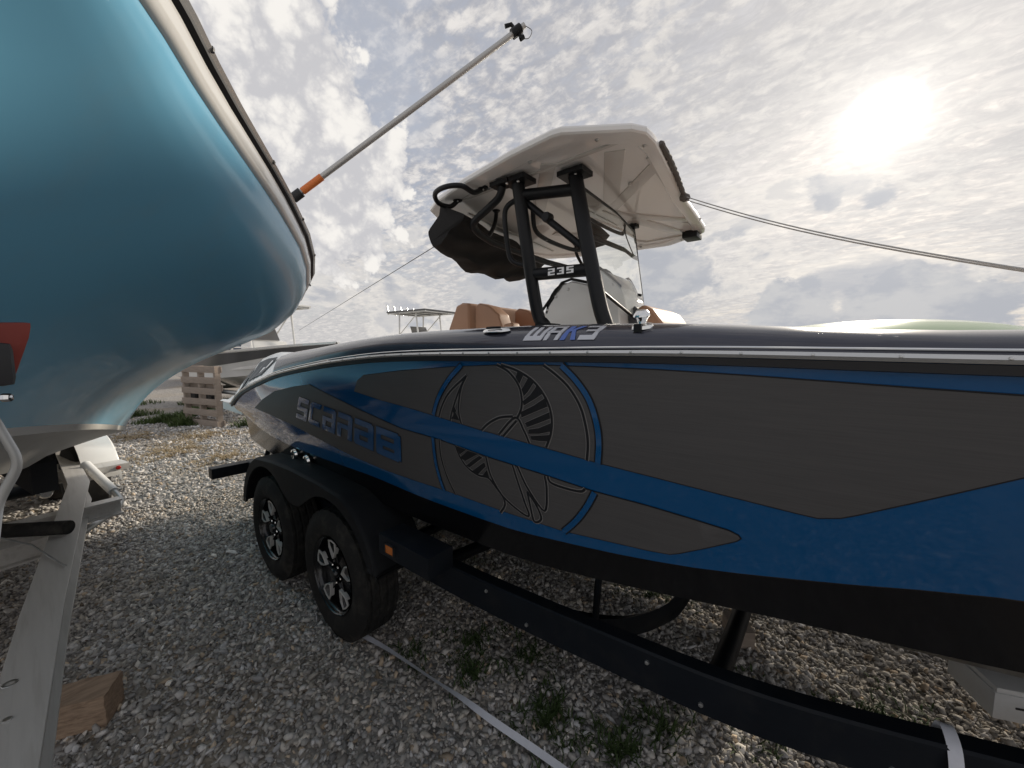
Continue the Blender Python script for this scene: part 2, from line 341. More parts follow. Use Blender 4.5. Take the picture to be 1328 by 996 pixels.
G_FEATHERS = [[[1.243,1.4807],[1.2657,1.4715],[1.2483,1.4437],[1.2347,1.4634]],[[1.2831,1.4636],[1.3022,1.45],[1.2798,1.4219],[1.2619,1.4057],[1.2554,1.4271]],[[1.3136,1.4427],[1.3337,1.4191],[1.3023,1.4001],[1.2593,1.3759],[1.2563,1.3895],[1.2872,1.4124]],[[1.3397,1.4064],[1.3477,1.3808],[1.3073,1.3635],[1.247,1.3363],[1.2445,1.3536],[1.2966,1.3794]],[[1.3525,1.3647],[1.354,1.345],[1.312,1.3265],[1.2652,1.3067],[1.2581,1.32],[1.3055,1.3429]],[[1.3552,1.3318],[1.3506,1.3042],[1.3087,1.2915],[1.2672,1.2857],[1.2704,1.3003],[1.3105,1.3105]],[[1.3466,1.2934],[1.3368,1.2713],[1.3064,1.2681],[1.2778,1.268],[1.2749,1.2797]],[[0.9205,1.1899],[0.9768,1.1841],[0.9377,1.1585]],[[0.982,1.1816],[1.0357,1.1777],[0.9621,1.1372],[0.9349,1.145]],[[1.0401,1.1727],[1.055,1.1673],[0.9803,1.1149],[0.9644,1.1204],[1.0036,1.1493]],[[1.0606,1.1519],[1.0652,1.1363],[1.021,1.0977],[0.9916,1.1043]],[[1.0683,1.1246],[1.0749,1.0927],[1.0357,1.0907]],[[0.9412,1.3424],[0.9503,1.3271],[0.9343,1.3132],[0.9293,1.325]],[[0.9439,1.3224],[0.9618,1.2918],[0.9161,1.2947]]]
G_WORD = [[-0.3724,1.2784],[0.5744,1.1816],[0.5406,1.043],[-0.4826,1.1411]]
# ================================================================== ground
def build_ground():
    m = bpy.data.materials.new('gravel'); m.use_nodes = True; nt = m.node_tree; b = nt.nodes['Principled BSDF']; b.inputs['Roughness'].default_value = .9
    N = nt.nodes.new; L = nt.links.new
    tc = N('ShaderNodeTexCoord'); v = tc.outputs['Object']
    vo = N('ShaderNodeTexVoronoi'); vo.inputs['Scale'].default_value = 34; L(v, vo.inputs['Vector'])
    cr = N('ShaderNodeValToRGB'); L(vo.outputs['Color'], cr.inputs[0])
    e = cr.color_ramp.elements; e[0].position = 0; e[0].color = (.17, .16, .15, 1); e[1].position = 1; e[1].color = (.50, .485, .455, 1)
    for p, c in ((.35, (.29, .275, .26)), (.6, (.36, .34, .315)), (.8, (.40, .37, .33))):
        x = e.new(p); x.color = (*c, 1)
    n = N('ShaderNodeTexNoise'); n.inputs['Scale'].default_value = .55; n.inputs['Detail'].default_value = 8; L(v, n.inputs['Vector'])
    r = N('ShaderNodeMapRange'); r.inputs[1].default_value = .5; r.inputs[2].default_value = .68; r.inputs[4].default_value = .6; L(n.outputs['Fac'], r.inputs[0])
    mx = N('ShaderNodeMix'); mx.data_type = 'RGBA'; L(r.outputs[0], mx.inputs[0]); L(cr.outputs[0], mx.inputs[6]); mx.inputs[7].default_value = (.36, .29, .205, 1)
    L(mx.outputs[2], b.inputs['Base Color'])
    bp = N('ShaderNodeBump'); bp.inputs['Distance'].default_value = .02; bp.inputs['Strength'].default_value = .9; bp.invert = True
    L(vo.outputs['Distance'], bp.inputs['Height']); L(bp.outputs[0], b.inputs['Normal'])
    MT['gravel'] = m
    g = MB(); S = 900
    g.add([(-S, -S, 0), (S, -S, 0), (S, S, 0), (-S, S, 0)], [(0, 1, 2, 3)])
    setp(g.build('ground', 'gravel'), 'grey crushed gravel ground of the boat yard', 'ground', kind='structure')
    # stones
    m = bpy.data.materials.new('stone'); m.use_nodes = True; nt = m.node_tree; b = nt.nodes['Principled BSDF']; b.inputs['Roughness'].default_value = .85
    a = nt.nodes.new('ShaderNodeAttribute'); a.attribute_name = 'tint'
    n = nt.nodes.new('ShaderNodeTexNoise'); n.inputs['Scale'].default_value = 60; n.inputs['Detail'].default_value = 5
    tc = nt.nodes.new('ShaderNodeTexCoord'); nt.links.new(tc.outputs['Object'], n.inputs['Vector'])
    mr = nt.nodes.new('ShaderNodeMapRange'); mr.inputs[3].default_value = .72; mr.inputs[4].default_value = 1.25; nt.links.new(n.outputs['Fac'], mr.inputs[0])
    mm = nt.nodes.new('ShaderNodeVectorMath'); mm.operation = 'SCALE'; nt.links.new(a.outputs['Color'], mm.inputs[0]); nt.links.new(mr.outputs[0], mm.inputs['Scale'])
    nt.links.new(mm.outputs[0], b.inputs['Base Color']); MT['stone'] = m
    rng = np.random.default_rng(5)
    bm = bmesh.new(); bmesh.ops.create_icosphere(bm, subdivisions=1, radius=1); bv = np.array([v.co[:] for v in bm.verts]); bf = np.array([[v.index for v in f.verts] for f in bm.faces]); bm.free()
    def scatter(name, n, x0, x1, y0, y1, r0, r1, label, reject=None, zmul=1.):
        P = np.c_[rng.uniform(x0, x1, n), rng.uniform(y0, y1, n)]
        if reject is not None: P = P[~reject(P)]
        n = len(P)
        r = r0+(r1-r0)*rng.beta(1.1, 3.6, n)
        sc = r[:, None]*np.c_[rng.uniform(.8, 1.7, n), rng.uniform(.6, 1.05, n), rng.uniform(.32, .7, n)]
        V = bv[None]*(1+rng.uniform(-.42, .32, (n, len(bv), 1)))*sc[:, None]
        q = rng.normal(size=(n, 4)); q[:, 1:3] *= .45; q /= np.linalg.norm(q, axis=1)[:, None]
        w, x, y, z = q.T
        M = np.stack([1-2*(y*y+z*z), 2*(x*y-z*w), 2*(x*z+y*w), 2*(x*y+z*w), 1-2*(x*x+z*z), 2*(y*z-x*w), 2*(x*z-y*w), 2*(y*z+x*w), 1-2*(x*x+y*y)], 1).reshape(n, 3, 3)
        V = np.einsum('nij,nvj->nvi', M, V)
        V[:, :, 0] += P[:, :1]; V[:, :, 1] += P[:, 1:2]; V[:, :, 2] += (r*rng.uniform(.12, .5, n)*zmul)[:, None]
        F = (bf[None]+(np.arange(n)*len(bv))[:, None, None]).reshape(-1, 3)
        me = bpy.data.meshes.new(name); me.vertices.add(n*len(bv)); me.vertices.foreach_set('co', V.reshape(-1)); nf = len(F)
        me.loops.add(nf*3); me.loops.foreach_set('vertex_index', F.reshape(-1).astype(np.int32)); me.polygons.add(nf)
        me.polygons.foreach_set('loop_start', np.arange(0, nf*3, 3, dtype=np.int32)); me.update(calc_edges=True); me.validate()
        g = np.clip(rng.normal(.43, .135, n), .13, .72); g[rng.random(n) < .05] *= 1.5
        t = rng.random(n)
        c = np.c_[g*(1.02+.08*t), g*(1+.02*t), g*(1.0-.09*t), np.ones(n)]
        w = rng.random(n) < .06; c[w, :3] = g[w, None]*np.array([1.15, .93, .70])
        pt = np.sin(1.7*P[:, 0]+.6)*np.sin(2.3*P[:, 1]+1)+.5*np.sin(4.1*P[:, 0]-2.2*P[:, 1])+rng.normal(0, .25, n); k = np.clip((pt-.25)*1.4, 0, 1)[:, None]
        c[:, :3] *= 1-k*np.array([.08, .11, .15])
        at = me.attributes.new('tint', 'FLOAT_COLOR', 'POINT'); at.data.foreach_set('color', np.repeat(c, len(bv), 0).reshape(-1).astype(np.float32))
        me.materials.append(MT['stone'])
        o = place(name, me); setp(o, label, 'gravel', kind='stuff')
    scatter('gravel_stones', 112000, -3.2, 2.75, -1.4, 2.1, .0045, .026, 'loose grey gravel stones around the trailers')
    scatter('gravel_stones', 17000, -10., -3.2, -1.6, 3.2, .012, .04, 'loose sunlit gravel stones behind the sterns')
    scatter('gravel_stones', 6000, -3.2, 4.0, 2.1, 5.5, .014, .04, 'loose gravel stones on the far side of the dark trailer')
build_ground()
def build_blades(name, spots, col, label, h0, h1, lean, per, width=.004):
    m = mat(name+'_leaf', col, .7, var=.35, vscale=4.); rng = random.Random(len(name)+int(spots[0][0]*10))
    vs = []; fs = []
    for (x, y, rad, dens) in spots:
        for i in range(int(per*dens)):
            a = rng.uniform(0, 6.283); d = rad*math.sqrt(rng.random())*(.6+.4*math.sin(3*a+x*7))
            px, py = x+d*math.cos(a), y+d*math.sin(a); h = rng.uniform(h0, h1)*(1.15-.6*d/rad); b = rng.uniform(0, 6.283); l = rng.uniform(.2, lean)*h
            dx, dy = math.cos(b), math.sin(b); wx, wy = -dy*width, dx*width; k = len(vs); w = rng.uniform(.7, 1.6)
            vs += [(px-wx*w, py-wy*w, 0), (px+wx*w, py+wy*w, 0), (px+dx*l*.4-wx*w*.8, py+dy*l*.4-wy*w*.8, h*.6), (px+dx*l*.4+wx*w*.8, py+dy*l*.4+wy*w*.8, h*.6), (px+dx*l, py+dy*l, h*(1-.25*l/h))]
            fs += [(k, k+1, k+3, k+2), (k+2, k+3, k+4)]
    me = bpy.data.meshes.new(name); me.from_pydata(vs, [], fs); me.materials.append(m)
    setp(place(name, me), label, 'grass', kind='stuff')

# ================================================================== main boat (blue jet boat)
boat = thing('sport_boat', 'dark blue and charcoal sport boat with hardtop and beetle emblem on black trailer', 'boat', (1.8, YC, .40))
XS = [-1.92+i*(7.32/72) for i in range(73)]
def build_main_hull():
    mb = MB(); strips = {0: [], 1: [], 2: []}
    def sec(X, sgn):
        hr, zr, zk, zc, zl = hb_rub(X), z_rub(X), z_kn(X), z_ch(X), z_keel(X)
        hk = max(hr-d_kn(X), .004); hc = max(hr-d_ch(X), .003)
        side = []
        for k in range(9):
            t = k/8; side.append((X, YC+sgn*(hr-(hr-hk)*t+.012*math.sin(math.pi*t)), zr+(zk-zr)*t))
        band = [(X, YC+sgn*hk, zk), (X, YC+sgn*max(hk-.004, .003), zk-.004), (X, YC+sgn*(hk*.4+hc*.6), zk*.45+zc*.55), (X, YC+sgn*hc, zc)]
        bot = [(X, YC+sgn*hc, zc)]
        for t, dz in ((.085, .004), (.09, .026), (.20, 0), (.315, -.024), (.32, 0), (.44, 0), (.555, -.024), (.56, 0), (.68, 0), (.775, -.020), (.78, 0), (.9, 0), (1, 0)):
            y = hc*(1-t); z = zc+(zl-zc)*t-.018*math.sin(math.pi*t)
            bot.append((X, YC+sgn*y, z+dz*min(1, hc/.7)))
        return side, band, bot
    for sgn in (-1, 1):
        S = [sec(X, sgn) for X in XS]
        for i, mi in ((0, 0), (1, 1), (2, 2)):
            mb.cur = mi; mb.loft([s[i] for s in S], flip=sgn > 0)
        s = S[0]
        # transom half
        mb.cur = 1
        prof = s[0]+s[1][1:]+s[2][1:]
        c = [(p[0], YC, p[2]) for p in prof]
        mb.loft([prof, c], flip=sgn < 0)
    h = mb.build('hull', ['blue_gelcoat', 'black_gelcoat', 'bottom_paint'], boat, smooth=True, auto=R(14))
    return h
hull = build_main_hull()
def inside(p, poly):
    x, y = p; r = False; n = len(poly)
    for i in range(n):
        x1, y1 = poly[i]; x2, y2 = poly[(i+1) % n]
        if (y1 > y) != (y2 > y) and x < (x2-x1)*(y-y1)/(y2-y1)+x1: r = not r
    return r
def patch(mb, poly, off, fn=None, step=.06, holes=()):
    fn = fn or (lambda x, z, o: (x, side_y(x, z)-o, z))
    V = []; E = []
    for pl in [poly]+list(holes):
        k = len(V); n = len(pl); V += [Vector(p) for p in pl]; E += [(k+i, k+(i+1) % n) for i in range(n)]
    xs = [p[0] for p in poly]; zs = [p[1] for p in poly]
    x = min(xs)+step/2
    while x < max(xs):
        z = min(zs)+step/2
        while z < max(zs):
            if inside((x, z), poly): V.append(Vector((x, z)))
            z += step
        x += step
    ov, oe, of, *_ = geometry.delaunay_2d_cdt(V, E, [], 0, 1e-6)
    fs = []
    for f in of:
        c = sum((ov[i] for i in f), Vector((0, 0)))/len(f)
        if inside(c, poly) and not any(inside(c, h) for h in holes): fs.append(tuple(f))
    mb.add([fn(v.x, v.y, off) for v in ov], fs)
def grow(poly, d):
    n = len(poly); out = []; A = sum(poly[i][0]*poly[(i+1) % n][1]-poly[(i+1) % n][0]*poly[i][1] for i in range(n)); s = 1 if A > 0 else -1
    for i in range(n):
        a = Vector(poly[i-1]); b = Vector(poly[i]); c = Vector(poly[(i+1) % n]); e1 = (b-a).normalized(); e2 = (c-b).normalized()
        n1 = Vector((e1.y, -e1.x))*s; n2 = Vector((e2.y, -e2.x))*s; m = (n1+n2); k = max(.45, m.length_squared/2) if m.length else 1
        out.append(tuple(b+m/(2*k)*2*d/2*1.0) if m.length else tuple(b))
    return out
def smooth2(pts, n=5): return [(p.x, p.y) for p in bezier([(a[0], a[1], 0) for a in pts], n)]
def ribbon(mb, pts, w, off, fn=None, n=5, sm=True):
    fn = fn or (lambda x, z, o: (x, side_y(x, z)-o, z))
    q = [Vector(p) for p in (smooth2(pts, n) if sm else pts)]; A = []
    for i in range(len(q)):
        t = (q[min(i+1, len(q)-1)]-q[max(i-1, 0)]).normalized(); nn = Vector((-t.y, t.x))*w/2
        A.append([fn(*(q[i]+nn), off), fn(*(q[i]-nn), off)])
    mb.loft(A)
def strokes(rects, quad, fn, mb, off, gr=0., st=.04):
    """letter strokes given in unit cells, mapped on a quad (tl, tr, br, bl)"""
    tl, tr, br, bl = [Vector(p) for p in quad]
    def q(u, v): return (tl*(1-u)+tr*u)*(1-v)+(bl*(1-u)+br*u)*v
    for r in rects:
        pl = [tuple(q(u, v)) for u, v in r]
        if gr: pl = grow(pl, gr)
        patch(mb, pl, off, fn, step=st)
def build_graphics():
    for nm, poly in (('upper_panel', G_PANEL_UP), ('lower_panel', G_PANEL_LO)):
        mb = MB(); patch(mb, grow(poly, .006), .0015); mb.build(nm+'_border', 'black_line', hull, smooth=True)
        mb = MB(); patch(mb, poly, .003); mb.build(nm, 'grey_vinyl', hull, smooth=True)
    for a in G_RING:
        mb = MB(); mb2 = MB(); ribbon(mb, a, .025, .0042); ribbon(mb2, a, .016, .0054)
        mb.build('emblem_ring_border', 'black_line', hull, smooth=True); mb2.build('emblem_ring', 'blue_gelcoat', hull, smooth=True)
    mb = MB(); mb2 = MB()
    for a in G_LINES: ribbon(mb, a, .0138, .0042); ribbon(mb2, a, .0080, .0054)
    for f in G_FEATHERS: patch(mb, grow(f, .003), .0042); patch(mb2, f, .0054)
    mb.build('emblem_edging', 'pale_line', hull, smooth=True); o = mb2.build('beetle_emblem', 'black_line', hull, smooth=True)
    # SCARAB lettering
    tl, tr, br, bl = [Vector(p) for p in G_WORD]
    t = .215
    def bar(x0, y0, x1, y1, c=None):
        return [(x0, y0), (x1, y0), (x1, y1), (x0, y1)]
    LET = {
        'S': [bar(0, 0, 1, t), bar(0, 0, .28, .58), bar(0, .40, 1, .60), bar(.72, .40, 1, 1), bar(0, 1-t, 1, 1)],
        'C': [[(.12, 0), (1, 0), (.9, t), (.12, t)], bar(0, .06, .28, .94), [(.12, 1-t), (.9, 1-t), (1, 1), (.12, 1)]],
        'a': [bar(0, 0, .9, t), bar(.72, .06, 1, 1), bar(.0, .40, .8, .56), bar(0, .46, .27, .95), bar(.05, 1-t, .8, 1)],
        'R': [bar(0, 0, .9, t), bar(.72, .06, 1, 1), bar(.0, .42, .8, .60), bar(0, .48, .27, 1)],
        'A': [bar(0, 0, .9, t), bar(.72, .06, 1, 1), bar(.0, .38, .8, .58), bar(0, .44, .28, .95), bar(.05, .76, .8, 1)],
        'B': [bar(0, 0, .9, .24), bar(0, .05, .2, .6), bar(.74, .06, 1, .94), bar(0, .40, .8, .62), bar(0, .5, .28, .95), bar(.05, .74, .9, 1)],
    }
    words = ['S', 'C', 'a', 'R', 'A', 'B']; w = [.13, .13, .135, .14, .165, .19]; gap = (1-sum(w))/5; u = 0
    for ch, ww in zip(words, w):
        def q(a, b): return (tl*(1-a)+tr*a)*(1-b)+(bl*(1-a)+br*a)*b
        quad = [tuple(q(u, 0)), tuple(q(u+ww, 0)), tuple(q(u+ww, 1)), tuple(q(u, 1))]
        mb = MB(); mb2 = MB()
        for i, r in enumerate(LET[ch]):
            strokes([r], quad, None, mb, .0042+i*.00005, .007); strokes([r], quad, None, mb2, .0054+i*.00005)
        mb.build('letter_outline', 'black_line', hull); mb2.build('letter', 'blue_gelcoat', hull)
        u += ww+gap
build_graphics()

# ---------------- rub rail
def build_rub():
    X0 = [x for x in XS if x <= 5.35]
    for nm, m, prof in (('rub_rail', 'white_rub', [(-.002, -.008), (.012, -.007), (.018, 0), (.012, .007), (-.002, .008)]),
                        ('rub_rail_rubber', 'dark_plastic', [(-.004, -.026), (.009, -.024), (.011, -.0085), (-.004, -.0085)]),
                        ('rub_rail_trim', 'chrome', [(-.006, .013), (.004, .013), (.005, .015), (.003, .017), (-.008, .017)])):
        mb = MB()
        for s in (-1, 1):
            mb.loft([[(X, YC+s*(hb_rub(X)+a), z_rub(X)+b) for a, b in prof] for X in X0], closed=True, cap=True, flip=s > 0)
        rr = mb.build(nm, m, boat, smooth=True)
        if nm == 'rub_rail': rail = rr
    me = None; x = -1.2
    while x < 3.0:
        mb = MB(); mb.lathe([(0, .003), (.0022, .0025), (.003, .0005), (.003, -.002)], (x, YC-hb_rub(x)-.0165, z_rub(x)+.002), (0, -1, .15), 8)
        mb.build('screw', 'steel', rail, smooth=True); x += .117
build_rub()

# ---------------- deck
DP = [(.004, .012), (-.002, .034), (-.020, .062), (-.048, .082), (-.10, .094), (-.20, .098), (-.30, .090), (-.345, .065), (-.350, -.05), (-.352, -.40)]
ks = ci([-.8, -.2, .8, 1.25, 1.62, 2.2, 3.5, 5.4], [1.5, 1.15, 1, .95, .82, .52, .5, .5])
def deck_pt(X, k, s=-1):
    a, b = DP[k]; h = hb_rub(X); f = min(1, h/.9)
    return (X, YC+s*max(h+a*f, .0), z_rub(X)+b*ks(X))
def deck_z(off):
    for i in range(len(DP)-1):
        if -DP[i][0] <= off <= -DP[i+1][0]:
            t = (off+DP[i][0])/(-DP[i+1][0]+DP[i][0]); return DP[i][1]+(DP[i+1][1]-DP[i][1])*t
    return DP[4][1]
def build_deck():
    XD = [x for x in XS if -.80 <= x <= 5.35]; mb = MB(); ml = MB()
    for s in (-1, 1):
        mb.loft([[deck_pt(X, k, s) for k in range(8)] for X in XD], flip=s < 0)
        ml.loft([[deck_pt(X, k, s) for k in (7, 8, 9)] for X in XD if X < 3.6], flip=s < 0)
    # foredeck
    XF = [x for x in XS if 3.55 <= x <= 5.35]
    mb.loft([[deck_pt(X, 7, -1), (X, YC, z_rub(X)+.05), deck_pt(X, 7, 1)] for X in XF])
    mb.build('deck', 'charcoal_deck', boat, smooth=True)
    # sole, forward bulkhead
    ml.loft([[(X, YC-(hb_rub(X)-.352*min(1, hb_rub(X)/.9)), 1.06), (X, YC+(hb_rub(X)-.352*min(1, hb_rub(X)/.9)), 1.06)] for X in [x for x in XS if -.8 <= x < 3.6]])
    ml.add([(3.55, .42, 1.06), (3.55, 2.18, 1.06), (3.55, 2.18, 1.66), (3.55, .42, 1.66)], [(0, 1, 2, 3)])
    ml.build('cockpit_liner', 'white_gelcoat', boat, smooth=True)
    # stern quarters sweeping down to the swim platform
    XQ = [x for x in XS if x <= -.75]; zq = ci([-2.45, -2.06, -1.75, -1.47, -1.16, -.75], [1.06, 1.25, 1.39, 1.495, 1.53, 1.527]); yo = lambda X: hb_rub(X) if X > -1.93 else 1.13; zo = lambda X: z_rub(X) if X > -1.93 else 1.075-.04*(-X-1.92)
    mb = MB()
    for s in (-1, 1):
        mb.loft([[(X, YC+s*(yo(X)+.002), zo(X)+.012), (X, YC+s*(yo(X)-.02), zo(X)+.026), (X, YC+s*1.06, max(zq(X)-.012, zo(X)+.02)),
                  (X, YC+s*1.035, max(zq(X), zo(X)+.03)), (X, YC+s*.97, max(zq(X)-.02, zo(X)+.02)), (X, YC+s*.95, 1.03)] for X in [-2.45, -2.3, -2.15, -2.02, -1.935]+XQ], flip=s < 0)
    mb.loft([[(X, YC-1.0, 1.05), (X, YC+1.0, 1.05)] for X in (-2.45, -.75)])
    mb.box((-2.19, YC, 1.02), (.54, 2.22, .07))
    mb.box((-.80, YC, 1.27), (.10, 2.14, .40))
    sq = mb.build('stern_quarter', 'white_gelcoat', boat, smooth=True)
    for s in (-1, 1):
        for xa, xb in ((-1.50, -1.12), (-1.98, -1.62)):
            mb = MB()
            mb.loft([[(X, YC+s*((yo(X)-.02)*(1-q)+1.06*q+.004), (zo(X)+.026)*(1-q)+(zq(X)-.012)*q+.005) for q in (.2, .85)] for X in (xa, (xa+xb)/2, xb)])
            mb.build('step_pad', 'dark_vinyl', sq)
    mb = MB(); mb.box((-1.75, YC, 1.058), (1.2, 1.75, .012)); mb.build('platform_mat', 'dark_vinyl', sq)
build_deck()
def deckfn(x, o, h):
    """x along boat, o metres in from the rub rail, h lift"""
    return (x, YC-hb_rub(x)+o-h*.7, z_rub(x)+deck_z(o)*ks(x)+h*.7)
def build_deck_bits():
    # WAKE lettering on the sloping deck
    t = .2
    W_ = {'W': ([[(0, 0), (.2, 0), (.2, 1), (0, 1)], [(.4, .1), (.6, .1), (.6, 1), (.4, 1)], [(.8, 0), (1, 0), (1, 1), (.8, 1)], [(0, .8), (1, .8), (1, 1), (0, 1)]], 'silver_letter'),
          'A': ([[(0, .05), (.26, .05), (.26, 1), (0, 1)], [(.74, .05), (1, .05), (1, 1), (.74, 1)], [(0, 0), (1, 0), (1, .2), (0, .2)], [(0, .5), (1, .5), (1, .68), (0, .68)]], 'silver_letter'),
          'K': ([[(0, 0), (.3, 0), (.3, 1), (0, 1)], [(.3, .42), (.7, 0), (1, 0), (.55, .5), (.3, .62)], [(.42, .5), (.62, .42), (1, 1), (.68, 1)]], 'blue_letter'),
          'E': ([[(0, 0), (1, 0), (1, .2), (0, .2)], [(.72, 0), (1, 0), (1, 1), (.72, 1)], [(.2, .42), (1, .42), (1, .6), (.2, .6)], [(0, .8), (1, .8), (1, 1), (0, 1)]], 'silver_letter')}
    u = 1.262
    for ch, w in (('W', .066), ('A', .05), ('K', .05), ('E', .05)):
        mb = MB(); sl = .014
        quad = [(u+sl, .052), (u+w+sl, .052), (u+w, .005), (u, .005)]
        for i, r in enumerate(W_[ch][0]): strokes([r], quad, lambda x, o, h: deckfn(x, o, h), mb, .0025+i*.0001, 0., .006)
        mb.build('deck_letter', W_[ch][1], boat); u += w+.007
    # pop-up cleat
    mb = MB(); c = Vector(deckfn(1.13, .036, .004)); pr = [(0, .012), (.02, .011), (.04, .006), (.044, 0)]
    secs = []
    for r, h in pr: secs.append([c+Vector((math.cos(a)*r*1.35, math.sin(a)*r*.42, h+math.sin(a)*r*.42*.28)) for a in [2*math.pi*k/20 for k in range(20)]])
    mb.loft(secs, True); mb.build('cleat', 'chrome', boat, smooth=True)
    mb = MB(); mb.tube([c+Vector((-.03, -.014, .010)), c+Vector((0, -.017, .0105)), c+Vector((.03, -.014, .010))], .004, 8); mb.build('cleat_slot', 'black_frame', boat, smooth=True)
    # side lamp / ski hook with shackle
    c = Vector(deckfn(1.61, .05, .0))
    mb = MB(); mb.lathe([(0, .042), (.012, .041), (.019, .034), (.021, .026), (.014, .018), (.010, .008), (.026, .004), (.028, -.004)], c, (0, -.25, 1), 20); la = mb.build('deck_fitting', 'chrome', boat, smooth=True)
    mb = MB(); ring = [c+Vector((.012*math.cos(a), -.030+.002*math.sin(a), -.028+.015*math.sin(a))) for a in [2*math.pi*k/18 for k in range(18)]]
    mb.tube(ring, .0035, 8, closed=True); mb.box(c+Vector((0, -.026, -.006)), (.018, .012, .02)); mb.build('shackle', 'black_frame', la, smooth=True)
    # stern cleat with hanging snap
    c = Vector((-.72, YC-hb_rub(-.72)+.12, z_rub(-.72)+.09))
    mb = MB(); mb.tube([c+Vector((-.045, 0, .02)), c+Vector((-.02, 0, .012)), c+Vector((.02, 0, .012)), c+Vector((.05, 0, .022))], .009, 8); mb.tube([c+Vector((0, 0, -.015)), c+Vector((0, 0, .015))], .011, 8)
    mb.tube([c+Vector((.0, -.01, .0)), c+Vector((.02, -.03, -.03)), c+Vector((-.005, -.035, -.055)), c+Vector((-.02, -.025, -.03))], .006, 8); mb.build('stern_cleat', 'black_frame', boat, smooth=True)
    # hull fittings: two drains low on the quarter, white bottom fitting
    for x, z in ((-.68, .865), (-.50, .855)):
        hk = hb_rub(x)-d_kn(x)-.012; mb = MB(); mb.lathe([(0, .010), (.010, .012), (.022, .018), (.034, .014), (.038, 0)], (x, YC-hk-.01, z), (0, -1, -.1), 24); mb.build('drain_fitting', 'chrome', hull, smooth=True)
    mb = MB(); mb.lathe([(0, .03), (.018, .029), (.026, .024), (.028, -.01)], (1.36, .555, .640), (0, -.42, -.9), 18); mb.build('bottom_fitting', 'plastic_white', hull, smooth=True)
build_deck_bits()
